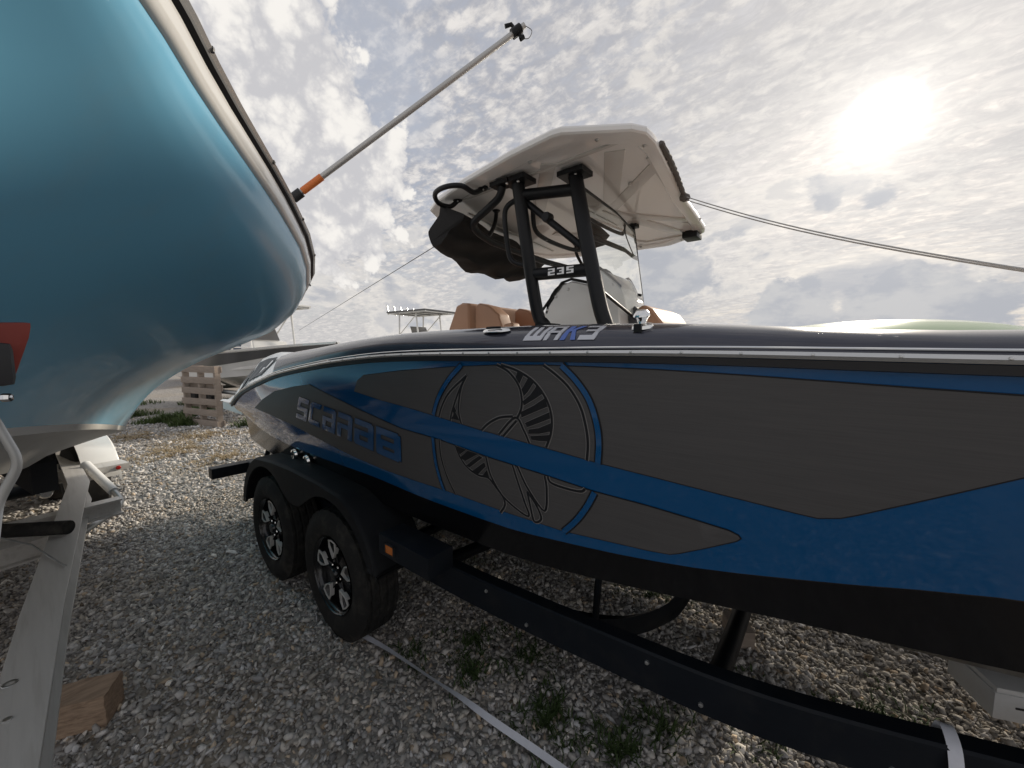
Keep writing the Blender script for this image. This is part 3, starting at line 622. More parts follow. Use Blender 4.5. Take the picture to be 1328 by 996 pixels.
# ---------------- hardtop and tower
TC = 1.34
def tm(p): return (p[0], 2*TC-p[1], p[2])          # mirror about the top's centreline
def shx(x, y): return x-.085*(y-.6)
def build_top():
    half = [(-.10, TC), (-.06, 1.05), (.03, .80), (.12, .62), (.276, .545), (.536, .475), (.886, .412), (1.10, .392), (1.14, .398), (1.37, .545), (1.41, .60), (1.422, .68), (1.415, 1.0), (1.405, TC)]
    out = half+[(x, 2*TC-y) for x, y in half[-2:0:-1]]
    n = len(out); cx, cy = .82, TC
    def ring(s, z, dz=0.): return [(shx(cx+(x-cx)*s, y), cy+(y-cy)*s, z+dz*(1-((y-cy)/.95)**2)) for x, y in out]
    mb = MB()
    secs = [ring(.30, 2.368), ring(.885, 2.368), ring(.90, 2.360), ring(.975, 2.356), ring(.992, 2.358), ring(.999, 2.364), ring(1.0, 2.378), ring(.996, 2.386), ring(.95, 2.396, .002), ring(.7, 2.400, .006), ring(.3, 2.402, .008)]
    mb.loft(secs, True, cap=True)
    top = mb.build('hardtop', 'hardtop_white', boat, smooth=True, auto=R(17))
    def slab(name, pts, z0, z1, m='hardtop_rib', bev=.003):
        mb = MB(); mb.extrude([(shx(x, y), y, z0) for x, y in pts], (0, 0, z1-z0)); return mb.build(name, m, top, bevel=bev)
    def strip(a, b, w):
        a = Vector(a); b = Vector(b); t = (b-a).normalized(); q = Vector((-t.y, t.x))*w/2; return [tuple(a+q), tuple(a-q), tuple(b-q), tuple(b+q)]
    # moulded V ribs and recess outlines under the top
    for ri, (a, b, w) in enumerate((((1.26, .66), (1.0, 1.30), .085), ((1.40, .86), (1.0, 1.30), .07), ((1.26, 2*TC-.66), (1.0, TC), .085), ((1.40, 2*TC-.86), (1.0, TC+.02), .07),
                    ((.98, .58), (.52, 1.22), .07), ((.98, 2*TC-.58), (.52, TC+.12), .07))):
        slab('moulded_rib', strip(a, b, w), 2.3645-.0009*ri, 2.376+.0005*ri)
    for y in (.60, 2*TC-.60): slab('moulded_rib', strip((.33, y+.03), (1.34, y), .02), 2.3605, 2.372)
    slab('moulded_rib', strip((1.36, .8), (1.36, 2*TC-.8), .018), 2.3615, 2.372); slab('moulded_rib', strip((.27, .8), (.27, 2*TC-.8), .018), 2.362, 2.372)
    for x, y in ((.55, .56), (.93, .50), (1.24, .52), (1.38, .68), (.55, 2*TC-.56), (.93, 2*TC-.50), (1.24, 2*TC-.52), (1.22, .99), (1.28, 1.95)):
        mb = MB(); mb.lathe([(0, -.008), (.006, -.007), (.010, -.003), (.010, .004)], (shx(x, y), y, 2.359), (0, 0, 1), 12); mb.build('top_screw', 'steel', top, smooth=True)
    # speaker pod at the far front corner, small lamp
    mb = MB(); mb.box((shx(1.33, 2*TC-.62), 2*TC-.62, 2.345), (.10, .14, .05)); mb.build('top_light', 'black_frame', top, bevel=.012)
    # ---- grab handles on the aft corners
    for f in (lambda p: p, tm):
        pts = [(.36, .60, 2.345), (.335, .555, 2.31), (.33, .50, 2.315), (.39, .425, 2.335), (.47, .405, 2.338), (.55, .43, 2.335), (.585, .50, 2.315), (.59, .565, 2.345)]
        pts = [(.372, .605, 2.358), (.345, .575, 2.325), (.335, .50, 2.325), (.40, .425, 2.335), (.50, .405, 2.335), (.575, .44, 2.332), (.578, .52, 2.325), (.585, .58, 2.358)]
        mb = MB(); mb.tube(bezier([f(p) for p in pts], 6), .0125, 10)
        for q in (pts[0], pts[-1]): c = f(q); mb.lathe([(0, -.016), (.016, -.015), (.026, -.008), (.028, .0)], (c[0], c[1], 2.366), (0, 0, 1), 14)
        gh = mb.build('grab_handle', 'black_frame', top, smooth=True)
        for q in (pts[0], pts[-1]):
            for dx in (-.014, .014):
                c = f(q); mb = MB(); mb.lathe([(0, -.004), (.004, -.003), (.004, .003)], (c[0]+dx, c[1]-.012, 2.348), (0, 0, 1), 8); mb.build('handle_bolt', 'steel', gh)
    # ---- tower
    tw = MB()
    for f in (lambda p: p, tm):
        near = f((0, 0, 0))[1] == 0
        # legs: fore and aft on each side, kinked near the foot
        fl = [(1.048, .70, 2.335), (1.12, .685, 2.03), (1.19, .68, 1.75), (1.245, .68, 1.55), (1.27, .68, 1.06)]
        FL = [(.955, 2*TC-1.62, 2.345), (.985, 2*TC-1.62, 2.15), (1.05, 2*TC-1.62, 1.70), (1.10, 2*TC-1.62, 1.06)]
        al = [(.795, .60, 2.335), (.825, .63, 2.05), (.85, .665, 1.80), (.868, .68, 1.70), (.91, .69, 1.60), (.93, .69, 1.06)]
        tw.tube([f(p) for p in bezier(fl if near else FL, 5)], .030 if near else .009, 14, ell=(1.15, .95))
        if near: tw.tube([f(p) for p in bezier(al, 5)], .0285, 14, ell=(1.1, .95))
        # mounting plates
        if near: tw.box(f((1.045, .70, 2.345)), (.13, .10, .022)); tw.box(f((.80, .60, 2.345)), (.13, .10, .022))
        else: tw.box((.955, 1.62, 2.352), (.06, .05, .022))
        tw.box(f((.72, .575, 2.345)), (.11, .07, .02))
        # cross bars
        if near: tw.tube([f((.80, .615, 2.285)), f((1.06, .70, 2.275))], .027, 12); tw.tube([f((.84, .66, 1.915)), f((1.145, .685, 1.905))], .030, 12)
        # diagonal brace and round boss
        if near: tw.tube([f((.81, .64, 2.26)), f((1.12, .70, 1.99))], .017, 10); tw.lathe([(0, .03), (.02, .03), (.024, .02), (.024, -.01)], f((.93, .66, 2.165)), (0, -1, 0), 16)
        # foot clamp
        if near: tw.box(f((.905, .70, 1.64)), (.09, .09, .07))
        # grab loop on the aft leg
        if near: tw.tube(bezier([f(p) for p in ((.80, .615, 2.275), (.735, .60, 2.25), (.712, .60, 2.20), (.715, .62, 2.06), (.735, .635, 1.99), (.825, .65, 1.955))], 6), .013, 10)
        # curved arm running aft and down to the rear hoop
        tw.tube(bezier([f(p) for p in ((.72, .575, 2.335), (.69, .58, 2.29), (.61, .585, 2.255), (.50, .60, 2.215), (.47, .66, 2.185), (.45, .80, 2.165))], 6), .019, 12)
        # short strut up to the top
        tw.tube(bezier([f(p) for p in ((.46, .74, 2.175), (.44, .80, 2.22), (.42, .86, 2.30), (.42, .87, 2.36))], 5), .012, 10)
        tw.lathe([(0, -.012), (.016, -.011), (.024, -.003), (.025, .006)], f((.42, .87, 2.368)), (0, 0, 1), 12)
    tw.tube([(.45, .80, 2.165), (.43, TC, 2.155), (.45, 2*TC-.80, 2.165)], .019, 12)
    tw.tube(bezier([(.60, .99, 2.36), (.575, 1.05, 2.27), (.56, 1.2, 2.245), (.56, 2*TC-1.2, 2.245), (.575, 2*TC-1.05, 2.27), (.60, 2*TC-.99, 2.36)], 6), .014, 10)
    # windscreen top bar and far upright
    tw.tube([(1.06, .70, 2.29), (1.03, 1.15, 2.30), (.955, 1.62, 2.315)], .014, 10)
    tower = tw.build('tower_frame', 'black_frame', boat, smooth=True)
    for f in (lambda p: p, tm):
        for q in ((1.06, .68, 2.3335), (.815, .575, 2.3335), (.76, .56, 2.334)) if f((0, 0, 0))[1] == 0 else ():
            c = f(q); mb = MB(); mb.lathe([(0, -.006), (.006, -.005), (.008, .0)], c, (0, 0, 1), 10); mb.build('tower_bolt', 'steel', tower, smooth=True)
    # 235 on the lower bar
    cells = {'2': ['111', '001', '111', '100', '111'], '3': ['111', '001', '011', '001', '111'], '5': ['111', '100', '111', '001', '111']}
    x0 = .945
    for ch in '235':
        mb = MB()
        rows = cells[ch]
        for r in range(5):
            for c in range(3):
                if rows[r][c] == '1':
                    w, h = .0125, .0062
                    x = x0+c*.0118; z = 1.9255-r*.0062
                    y = .66+(x-.84)/(1.145-.84)*.025-.0315
                    mb.add([(x, y, z), (x+w*.98, y+.0008, z), (x+w*.98, y+.0008, z-h), (x, y, z-h)], [(0, 1, 2, 3)])
        mb.build('number', 'white_letter', tower); x0 += .0475
    # windscreen
    mb = MB()
    A = [(1.075, .71, 2.28), (1.045, 1.15, 2.29), (.965, 1.61, 2.30)]; B = [(1.20, .70, 1.80), (1.19, 1.15, 1.70), (1.07, 1.61, 1.64)]
    rows = []
    for k in range(7):
        t = k/6; rows.append([tuple(Vector(a)*(1-t)+Vector(b)*t) for a, b in zip(A, B)])
    mb.loft(rows); mb.loft([[(x+.006, y, z) for x, y, z in r] for r in rows], flip=True)
    ws = mb.build('windscreen', 'glass', boat, smooth=True)
    mb = MB(); mb.tube([(.962, 1.615, 2.31), (1.068, 1.615, 1.64)], .006, 8); mb.tube([B[0], B[1], B[2]], .008, 8); mb.build('windscreen_edge', 'black_frame', ws, smooth=True)
    # rolled canvas bag hanging behind the top
    mb = MB(); secs = []
    for i in range(19):
        t = i/18; y = .545+t*1.16
        sg = .055*math.sin(math.pi*t)+.012*math.sin(t*23)
        zt = 2.335-.02*math.sin(t*9.); zb = 2.125-sg
        xt = .30-.36*t+.12*t*t+.015*math.sin(t*7); xb = .21-.36*t+.12*t*t+.03*math.sin(t*11+1)
        row = []
        for k in range(11):
            u = k/10; x = xt+(xb-xt)*u-.05*math.sin(math.pi*u)+.014*math.sin(u*9+t*16)*math.sin(math.pi*u); z = zt+(zb-zt)*u
            row.append((x, y+.02*math.sin(u*6+t*5), z))
        for k in range(10, -1, -1):
            u = k/10; x = xt+.17+(xb-xt)*u*.4+.02*math.sin(u*10+t*14)-.13*u; z = zt-.08+(zb-zt+.08)*u
            row.append((x, y+.02*math.sin(u*6+t*5), z))
        secs.append(row)
    mb.loft(secs, True, cap=True)
    mb.build('canvas_bag', 'black_canvas', boat, smooth=True, auto=R(70))
build_top()

# ---------------- console, seats
def rounded_profile_solid(name, prof, y0, y1, m, parent, bevel=.03, seg=3):
    mb = MB(); mb.extrude([(x, y0, z) for x, z in prof], (0, y1-y0, 0)); return mb.build(name, m, parent, bevel=bevel, seg=seg)
def build_cockpit():
    con = rounded_profile_solid('console', [(.62, 1.06), (.64, 1.70), (.66, 1.75), (.80, 1.915), (.86, 1.93), (1.10, 1.86), (1.14, 1.82), (1.20, 1.06)], 1.0, 1.36, 'white_gelcoat', boat, .02)
    for y in (.998, 1.362): mb = MB(); mb.tube([(.645, y, 1.755), (.80, y, 1.925), (.86, y, 1.938), (1.12, y, 1.865)], .008, 8); mb.build('console_trim', 'black_frame', con, smooth=True)
    for x, z in ((.70, 1.78), (.76, 1.85), (.84, 1.885), (1.0, 1.86)):
        mb = MB(); mb.lathe([(0, .007), (.006, .006), (.009, 0)], (x, .999, z), (0, -1, 0), 10); mb.build('console_screw', 'steel', con, smooth=True)
    mb = MB(); pts = [(.70+.03*math.sin(a), 1.18+.17*math.cos(a), 1.78+.16*math.sin(a)) for a in [2*math.pi*k/24 for k in range(24)]]
    mb.tube(pts, .014, 8, closed=True); mb.tube([(.70, 1.01, 1.78), (.70, 1.35, 1.78)], .01, 8); mb.tube([(.70, 1.18, 1.78), (.78, 1.18, 1.74)], .02, 8); mb.build('steering_wheel', 'black_frame', boat, smooth=True)
    # helm bench, tan
    st = rounded_profile_solid('helm_seat_back', [(-.17, 1.45), (-.14, 1.70), (-.06, 1.855), (.0, 1.872), (.07, 1.865), (.075, 1.45)], .98, 1.62, 'tan_vinyl', boat, .03)
    rounded_profile_solid('seat_wing', [(.085, 1.45), (.085, 1.84), (.12, 1.865), (.22, 1.84), (.30, 1.78), (.34, 1.68), (.35, 1.45)], 1.02, 1.14, 'tan_vinyl', st, .025)
    rounded_profile_solid('seat_wing', [(.085, 1.45), (.085, 1.84), (.12, 1.865), (.22, 1.84), (.30, 1.78), (.34, 1.68), (.35, 1.45)], 1.46, 1.58, 'tan_vinyl', st, .025)
    rounded_profile_solid('seat_cushion', [(-.16, 1.40), (-.16, 1.52), (.40, 1.56), (.43, 1.52), (.43, 1.40)], 1.0, 1.60, 'tan_vinyl', st, .03)
    rounded_profile_solid('seat_base', [(-.12, 1.06), (-.14, 1.42), (.40, 1.42), (.36, 1.06)], 1.02, 1.58, 'white_gelcoat', st, .02)
    rounded_profile_solid('arm_rest', [(.36, 1.55), (.36, 1.71), (.43, 1.72), (.46, 1.66), (.46, 1.55)], 1.0, 1.08, 'tan_vinyl', st, .02)
    # forward console seat
    fs = rounded_profile_solid('forward_seat_back', [(1.20, 1.30), (1.18, 1.76), (1.22, 1.785), (1.27, 1.76), (1.33, 1.68), (1.40, 1.30)], 1.12, 1.62, 'tan_vinyl', boat, .025)
    rounded_profile_solid('seat_side', [(1.16, 1.30), (1.15, 1.76), (1.18, 1.78), (1.215, 1.75), (1.215, 1.30)], 1.10, 1.64, 'dark_vinyl', fs, .012)
    rounded_profile_solid('seat_cushion', [(1.25, 1.06), (1.25, 1.42), (1.75, 1.42), (1.78, 1.38), (1.75, 1.06)], 1.05, 1.65, 'tan_vinyl', fs, .03)
    for s in (-1, 1):
        rounded_profile_solid('bow_cushion', [(2.0, 1.06), (2.0, 1.36), (3.3, 1.38), (3.35, 1.06)], YC+s*.62-.22, YC+s*.62+.22, 'tan_vinyl', boat, .03)
    rounded_profile_solid('stern_bench', [(-.74, 1.06), (-.74, 1.44), (-.55, 1.46), (-.48, 1.36), (-.25, 1.36), (-.22, 1.06)], YC-.85, YC+.85, 'tan_vinyl', boat, .03)
build_cockpit()

# ================================================================== trailer under the blue boat
trl = thing('boat_trailer', 'black tandem axle boat trailer carrying the dark blue sport boat', 'trailer', (0, YC, 0))
WR = .35; AX = (0., -.85)
def build_wheel(x, yout, s, parent):
    """s=-1: outer face towards -y"""
    yo = yout; wd = .205; yi = yo-s*wd
    def P(r, a, d): return (x+r*math.sin(a), yo-s*d, WR+r*math.cos(a))      # d metres in from the outer face
    # tyre: profile with ribs and sipes
    prof = [(.20, .022), (.215, .006), (.24, .0), (.27, -.004), (.295, -.001), (.315, .006), (.330, .016)]
    tread = []
    nT = 25
    for k in range(nT):
        d = .018+(wd-.036)*k/(nT-1); groove = (k % 6) in (3,) ; crown = .004*math.cos((k/(nT-1)-.5)*2.6)
        tread.append((d, groove, crown, k))
    n = 132; secs = []
    for i in range(n+1):
        a = 2*math.pi*(i % n)/n; row = []
        for r, d in prof: row.append(P(r-(.0035 if (r > .31 and i % 3 == 0) else 0), a, d))
        for d, g, c, k in tread:
            sip = (i+(k//6)*2+(1 if k % 6 > 1 else 0)) % 4 == 0
            r = WR-.004+c-(.009 if g else 0)-(.006 if (sip and not g) else 0); row.append(P(r, a, d))
        for r, d in prof[::-1]: row.append(P(r, a, wd-d))
        secs.append(row)
    w = thing_part('wheel', parent, (x, yo-s*wd/2, WR))
    mb = MB(); mb.loft(secs, flip=s > 0); mb.build('tyre', 'rubber', w, smooth=True, auto=R(30))
    # rim
    mb = MB(); seg = 48; rp = [(.206, .004), (.203, .012), (.196, .016), (.190, .030), (.186, .075), (.185, wd-.02)]
    mb.loft([[P(r, 2*math.pi*i/seg, d) for r, d in rp] for i in range(seg+1)])
    mb.loft([[P(r, 2*math.pi*i/seg, d) for r, d in [(.186, .060), (.12, .062), (.075, .045), (.06, .040)]] for i in range(seg+1)])
    # spokes: five broad arms
    ns = 5
    for q in range(ns):
        a0 = 2*math.pi*q/ns-.06
        for sp in (-1, 1):
            pts = []
            for (r, da) in [(.055, 0), (.055, .42), (.115, .17), (.188, .26), (.188, .0), (.115, 0)]:
                pts.append((r, a0+sp*da))
            f = [P(r, a, .022+.016*(1-(r-.055)/.133)) for r, a in pts]; b = [P(r, a, .062) for r, a in pts]
            k = len(pts); mb.add(f+b, [tuple(range(k))]+[(i, (i+1) % k, k+(i+1) % k, k+i) for i in range(k)])
    rim = mb.build('rim', 'rim_black', w, bevel=.0012, seg=1)
    # machined shield-shaped edges on every spoke
    for q in range(ns):
        a0 = 2*math.pi*q/ns-.06; mb = MB()
        def shield(sc, cr=.135):
            out = []
            for r, da in [(.184, -.20), (.187, 0), (.184, .20), (.145, .255), (.110, .17), (.085, 0), (.110, -.17), (.145, -.255)]:
                out.append((cr+(r-cr)*sc, a0+da*sc*(1 if True else 1)))
            return out
        O = shield(1.0); I = shield(.86); n8 = len(O)
        f1 = [P(r, a, .018) for r, a in O]; f2 = [P(r, a, .0165) for r, a in I]; b1 = [P(r, a, .040) for r, a in O]; b2 = [P(r, a, .040) for r, a in I]
        fs = []
        for i in range(n8):
            j = (i+1) % n8; fs += [(i, j, n8+j, n8+i), (i, 2*n8+i, 2*n8+j, j), (n8+i, n8+j, 3*n8+j, 3*n8+i)]
        mb.add(f1+f2+b1+b2, fs); mb.build('spoke_edge', 'rim_silver', w)
    mb = MB(); ax = Vector((0, s, 0))
    mb.lathe([(0, .036), (.026, .034), (.030, .028), (.031, .0)], (x, yo-s*.045, WR), ax, 24); mb.build('centre_cap', 'rim_black', w, smooth=True)
    for q in range(5):
        a = 2*math.pi*q/5-.06+math.pi/5; c = P(.050, a, .045); mb = MB(); mb.lathe([(0, .020), (.006, .019), (.0075, .015), (.0075, 0)], c, ax, 6); mb.build('lug_nut', 'chrome', w)
def thing_part(name, parent, loc):
    o = bpy.data.objects.new(name, None); COL.objects.link(o); o.parent = parent; o.empty_display_size = .1
    off = Vector((0, 0, 0)); p = parent
    while p: off += p.location; p = p.parent
    o.location = Vector(loc)-off; return o
for x in AX:
    build_wheel(x, .0, -1, trl); build_wheel(x, 2*YC, 1, trl)
def build_fender(f, parent):
    """tandem fender, f mirrors y"""
    cx = -.425
    def arc(c, r, a0, a1, n=12): return [(c+r*math.cos(R(a0+(a1-a0)*k/n)), WR+r*math.sin(R(a0+(a1-a0)*k/n))) for k in range(n+1)]
    outer = [(-1.325, .43)]+[(-.85-.475*math.cos(R(a)), WR+.015+.468*math.sin(R(a))) for a in range(12, 76, 8)]+[(-.72, .828), (-.425, .834), (-.13, .828)]+[(.475*math.cos(R(a)), WR+.015+.468*math.sin(R(a))) for a in range(72, 14, -8)]+[(.462, .52)]
    inner = [(-1.268, .43)]+[(-.85-.425*math.cos(R(a)), WR+.425*math.sin(R(a))) for a in range(16, 132, 8)]+[(-.50, .640), (-.425, .632), (-.35, .640)]+[(.425*math.cos(R(a)), WR+.425*math.sin(R(a))) for a in range(124, 26, -8)]+[(.388, .52)]
    # resample both to the same count
    def resamp(p, n):
        L = [0]
        for i in range(1, len(p)): L.append(L[-1]+math.dist(p[i], p[i-1]))
        out = []
        for k in range(n):
            d = L[-1]*k/(n-1); i = 0
            while i < len(L)-2 and L[i+1] < d: i += 1
            t = (d-L[i])/max(L[i+1]-L[i], 1e-9); out.append((p[i][0]+(p[i+1][0]-p[i][0])*t, p[i][1]+(p[i+1][1]-p[i][1])*t))
        return out
    # skirt as vertical strips between outer and inner at equal x ordering
    poly = outer+inner[::-1]
    mb = MB()
    def fn(x, z, o): return f((x, -.006-o, z))
    patch(mb, poly, 0., fn, .08); 
    O = resamp(outer, 60); I = resamp(inner, 90)
    mb.loft([[f((x, -.006, z)), f((x, .002, z+.008)), f((x, .016, z+.012)), f((x, .27, z+.012))] for x, z in O])
    mb.loft([[f((x, .27, z-.002)), f((x, .016, z-.002)), f((x, .002, z-.006)), f((x, -.0035, z-.002))] for x, z in O])
    mb.loft([[f((x, -.006, z)), f((x, .004, z+.003)), f((x, .008, z))] for x, z in I])
    patch(mb, poly, -.014, fn, .08)
    return mb.build('fender', 'fender_black', parent, smooth=True, auto=R(35))
mir = lambda p: (p[0], 2*YC-p[1], p[2])
def build_trailer():
    for f in (lambda p: p, mir):
        fe = build_fender(f, trl)
        # step pad in front of the fender with amber lamp
        mb = MB(); c = f((.665, .055, .70)); mb.box(c, (.34, .13, .09)); sp = mb.build('step_block', 'trailer_black', trl, bevel=.006)
        mb = MB(); c = f((.585, -.0135, .70)); mb.box(c, (.055, .008, .038)); al = mb.build('marker_lamp', 'amber', sp, bevel=.002)
        mb = MB()
        for dx, dz, w, h in ((0, .021, .066, .005), (0, -.021, .066, .005), (-.031, 0, .005, .047), (.031, 0, .005, .047)): c = f((.585+dx, -.0145,   .70+dz)); mb.box(c, (w, .010, h))
        mb.build('lamp_bezel', 'dark_plastic', sp)
        mb = MB(); c = f((.56, .10, .62)); mb.box(c, (.20, .10, .05)); mb.build('fender_bracket', 'trailer_black', trl, bevel=.003)
        # main rail: straight past the wheels, then curving inwards to the tongue
        path = bezier([f(p) for p in ((-2.05, .26, .485), (-1.0, .26, .485), (.2, .262, .485), (.8, .272, .485), (1.4, .318, .485), (1.9, .385, .485), (2.45, .57, .485), (3.1, .80, .49), (4.0, 1.09, .50), (4.7, 1.245, .50))], 6)
        mb = MB(); secs = []
        for i, p in enumerate(path):
            t = (path[min(i+1, len(path)-1)]-path[max(i-1, 0)]).normalized(); n = Vector((-t.y, t.x, 0)); h, w = .066, .032
            secs.append([p+n*a+Vector((0, 0, b)) for a, b in ((-w, -h), (-w, h-.007), (-w+.007, h), (w-.007, h), (w, h-.007), (w, -h))])
        mb.loft(secs, True, cap=True); mb.build('frame_rail', 'trailer_black', trl, smooth=True, auto=R(35))
        for x in (.95, 1.12, 1.55, 1.72, 2.2):
            i = min(range(len(path)), key=lambda q: abs(path[q].x-x)); t = (path[min(i+1, len(path)-1)]-path[max(i-1, 0)]).normalized(); n = Vector((t.y, -t.x, 0)); sgn = 1 if f((0, 0, 0))[1] == 0 else -1
            mb = MB(); mb.lathe([(0, .007), (.007, .006), (.008, .0)], path[i]+n*.032*sgn+Vector((0, 0, .03 if int(x*100) % 2 else -.035)), n*sgn, 6); mb.build('rail_bolt', 'galvanised', trl)
        mb = MB(); mb.tube([p+Vector((0, .0, -.073-.006*math.sin(k*.9))) for k, p in enumerate(path) if -.0 < p.x < 3.5], .006, 6); mb.build('wiring_loom', 'dark_plastic', trl, smooth=True)
        # tail bracket and lamp
        mb = MB(); c = f((-2.02, .13, .50)); mb.box(c, (.10, .34, .09)); tb = mb.build('tail_bracket', 'trailer_black', trl, bevel=.005)
        mb = MB(); c = f((-2.076, .06, .50)); mb.box(c, (.014, .15, .055)); mb.build('tail_lamp', 'red_lens', tb, bevel=.003)
        mb = MB(); mb.tube([f((-1.75, .27, .52)), f((-1.60, .30, .80))], .02, 8); mb.build('stern_guide', 'trailer_black', trl, smooth=True)
        # bunk with carpet
        mb = MB(); ya = .78
        mb.loft([[f((x, ya-.06, z_bot(x, ya-.06)-.06)), f((x, ya+.06, z_bot(x, ya+.06)-.06)), f((x, ya+.06, z_bot(x, ya+.06))), f((x, ya-.06, z_bot(x, ya-.06)))] for x in (-1.5, -.5, .5, 1.5)], True, cap=True)
        mb.build('bunk', 'carpet', trl, smooth=True, auto=R(30))
    mb = MB(); mb.loft([[(x, 2.24, .56), (x, 2.30, .56), (x, 2.30, .74), (x, 2.24, .74)] for x in (.55, 1.4, 1.75)], True, cap=True); mb.build('sun_block_board', 'carpet', trl)  # board added on the far side to block low sun under the hull
    for x in (-1.45, .45, 1.75):
        mb = MB(); y0 = .26 if x < 1 else .36
        mb.tube(bezier([(x, y0, .45), (x, y0+.25, .40), (x, YC, .345), (x, 2*YC-y0-.25, .40), (x, 2*YC-y0, .45)], 6), .036, 10); mb.build('cross_member', 'trailer_black', trl, smooth=True)
    for x in AX:
        mb = MB(); mb.tube([(x, .12, WR), (x, 2*YC-.12, WR)], .032, 10); mb.build('axle', 'trailer_black', trl, smooth=True)
        for y in (.30, 2*YC-.30):
            mb = MB(); mb.box((x, y, .40), (.42, .05, .05)); mb.build('leaf_spring', 'trailer_black', trl, bevel=.004)
    # curved front guide plate below the rail
    mb = MB(); pth = bezier([(.88, .36, .40), (1.10, .47, .345), (1.33, .60, .335), (1.49, .75, .385), (1.55, .86, .47)], 6)
    mb.loft([[p+Vector((0, 0, -.045)), p+Vector((.004, -.008, .0)), p+Vector((0, 0, .045)), p+Vector((.02, .045, .045)), p+Vector((.02, .045, -.045))] for p in pth], True, cap=True)
    mb.build('curved_cross_plate', 'trailer_black', trl, smooth=True, auto=R(35))
    mb = MB(); mb.tube([(1.26, .56, .37), (1.27, .57, .60)], .016, 8); mb.build('bunk_upright', 'trailer_black', trl, smooth=True)
    # tongue, coupler, winch post, jack
    mb = MB(); mb.box((5.1, YC, .50), (1.2, .11, .12)); mb.build('tongue', 'trailer_black', trl, bevel=.006)
    mb = MB(); mb.box((5.75, YC, .52), (.22, .08, .08)); mb.lathe([(0, .07), (.04, .06), (.055, .0), (.05, -.03)], (5.88, YC, .50), (0, 0, 1), 16); mb.build('coupler', 'steel', trl, bevel=.004)
    mb = MB(); mb.tube([(5.15, YC, .5), (5.30, YC, 1.25)], .045, 10); mb.box((5.34, YC, 1.30), (.12, .14, .12)); mb.build('winch_post', 'trailer_black', trl, smooth=True)
    mb = MB(); mb.tube([(4.75, YC-.14, .02), (4.75, YC-.14, .85)], .032, 12); mb.box((4.75, YC-.14, .015), (.16, .16, .03)); mb.build('tongue_jack', 'galvanised', trl, smooth=True)
    # white tongue box lying across the far rail
    mb = MB(); rot = Matrix.Rotation(R(22), 3, 'Z'); mb.box((2.66, 1.065, .455), (.54, .18, .085), rot); bx = mb.build('tool_box', 'plastic_white', trl, bevel=.006)
    mb = MB(); mb.box((2.66, 1.065, .505), (.53, .175, .016), rot); mb.build('box_lid', 'white_gelcoat', bx, bevel=.004)
    for k, (dx, dz) in enumerate(((-.16, .0), (.0, -.01))):
        mb = MB(); c = Vector((2.66, 1.065, .46+dz))+rot @ Vector((dx, -.0905, 0)); mb.box(c, (.12, .003, .006), rot); mb.build('box_slot', 'dark_plastic', bx)
def z_bot(x, y):
    d = abs(y-YC); hc = hb_rub(x)-d_ch(x); t = 1-d/hc
    return z_ch(x)+(z_keel(x)-z_ch(x))*t-.018*math.sin(math.pi*t)-.004
build_trailer()
# ================================================================== light blue boat on the other side of the lane
LA = Vector((-.985, -.172, 0)).normalized(); LN = Vector((-LA.y*-1*-1, 0, 0))
LN = Vector((LA.y, -LA.x, 0))                    # towards the lane (+y side)
LB = Vector((1.46, -1.03, 0))                    # bow tip, plan
def LP(s, h, z): p = LB+LA*s+LN*h; return (p.x, p.y, z)
tb = thing('bay_boat', 'sky blue boat with wide flared bow and white gunwale on aluminium trailer', 'boat', LP(3.5, 0, .5))
g_h = ci([0, .04, .12, .31, .65, 1.0, 1.25, 1.5, 2.1, 3.0, 4.5, 7.0], [.0, .12, .235, .41, .74, 1.04, 1.18, 1.225, 1.25, 1.25, 1.25, 1.18])
g_z = ci([0, .4, .9, 1.1, 1.3, 1.5, 1.8, 2.3, 3.0, 5, 7.0], [2.03, 1.99, 1.92, 1.87, 1.795, 1.735, 1.70, 1.69, 1.68, 1.6, 1.6])
c_h = ci([.62, .8, 1.2, 1.6, 2.3, 3.2, 4.5, 7.0], [.01, .11, .32, .52, .80, 1.03, 1.12, 1.10])
c_z = ci([.62, .8, 1.2, 1.6, 2.3, 3.2, 4.5, 7.0], [1.40, 1.385, 1.33, 1.265, 1.14, 1.01, .95, .94])
k_z = ci([.62, .9, 1.3, 1.8, 2.6, 4, 7.0], [1.40, 1.20, 1.04, .93, .82, .74, .72])
st_z = ci([0, .10, .22, .36, .50, .62], [2.03, 1.86, 1.70, 1.57, 1.47, 1.40])   # stem profile s -> z
def l_section(s, sgn):
    """hull side points from gunwale to chine (or stem)"""
    gh, gz = g_h(s), g_z(s)
    if s < .62: ch, cz = .0, st_z(s)
    else: ch, cz = c_h(s), c_z(s)
    pw = 2.6 if s < 1 else max(1.15, 2.6-(s-1)*.85)
    pts = []
    for k in range(19):
        t = k/18; z = gz-(gz-cz)*t; f = (1-t)
        e = f/.80; e = e if e < .8 else (.8+.2*math.tanh((e-.8)/.2)); e = min(e/.993, 1)      # full upper strake, then a hollow flare
        h = ch+(gh-ch)*(e**pw*.6+e*.4)
        pts.append(LP(s, sgn*h, z))
    return pts
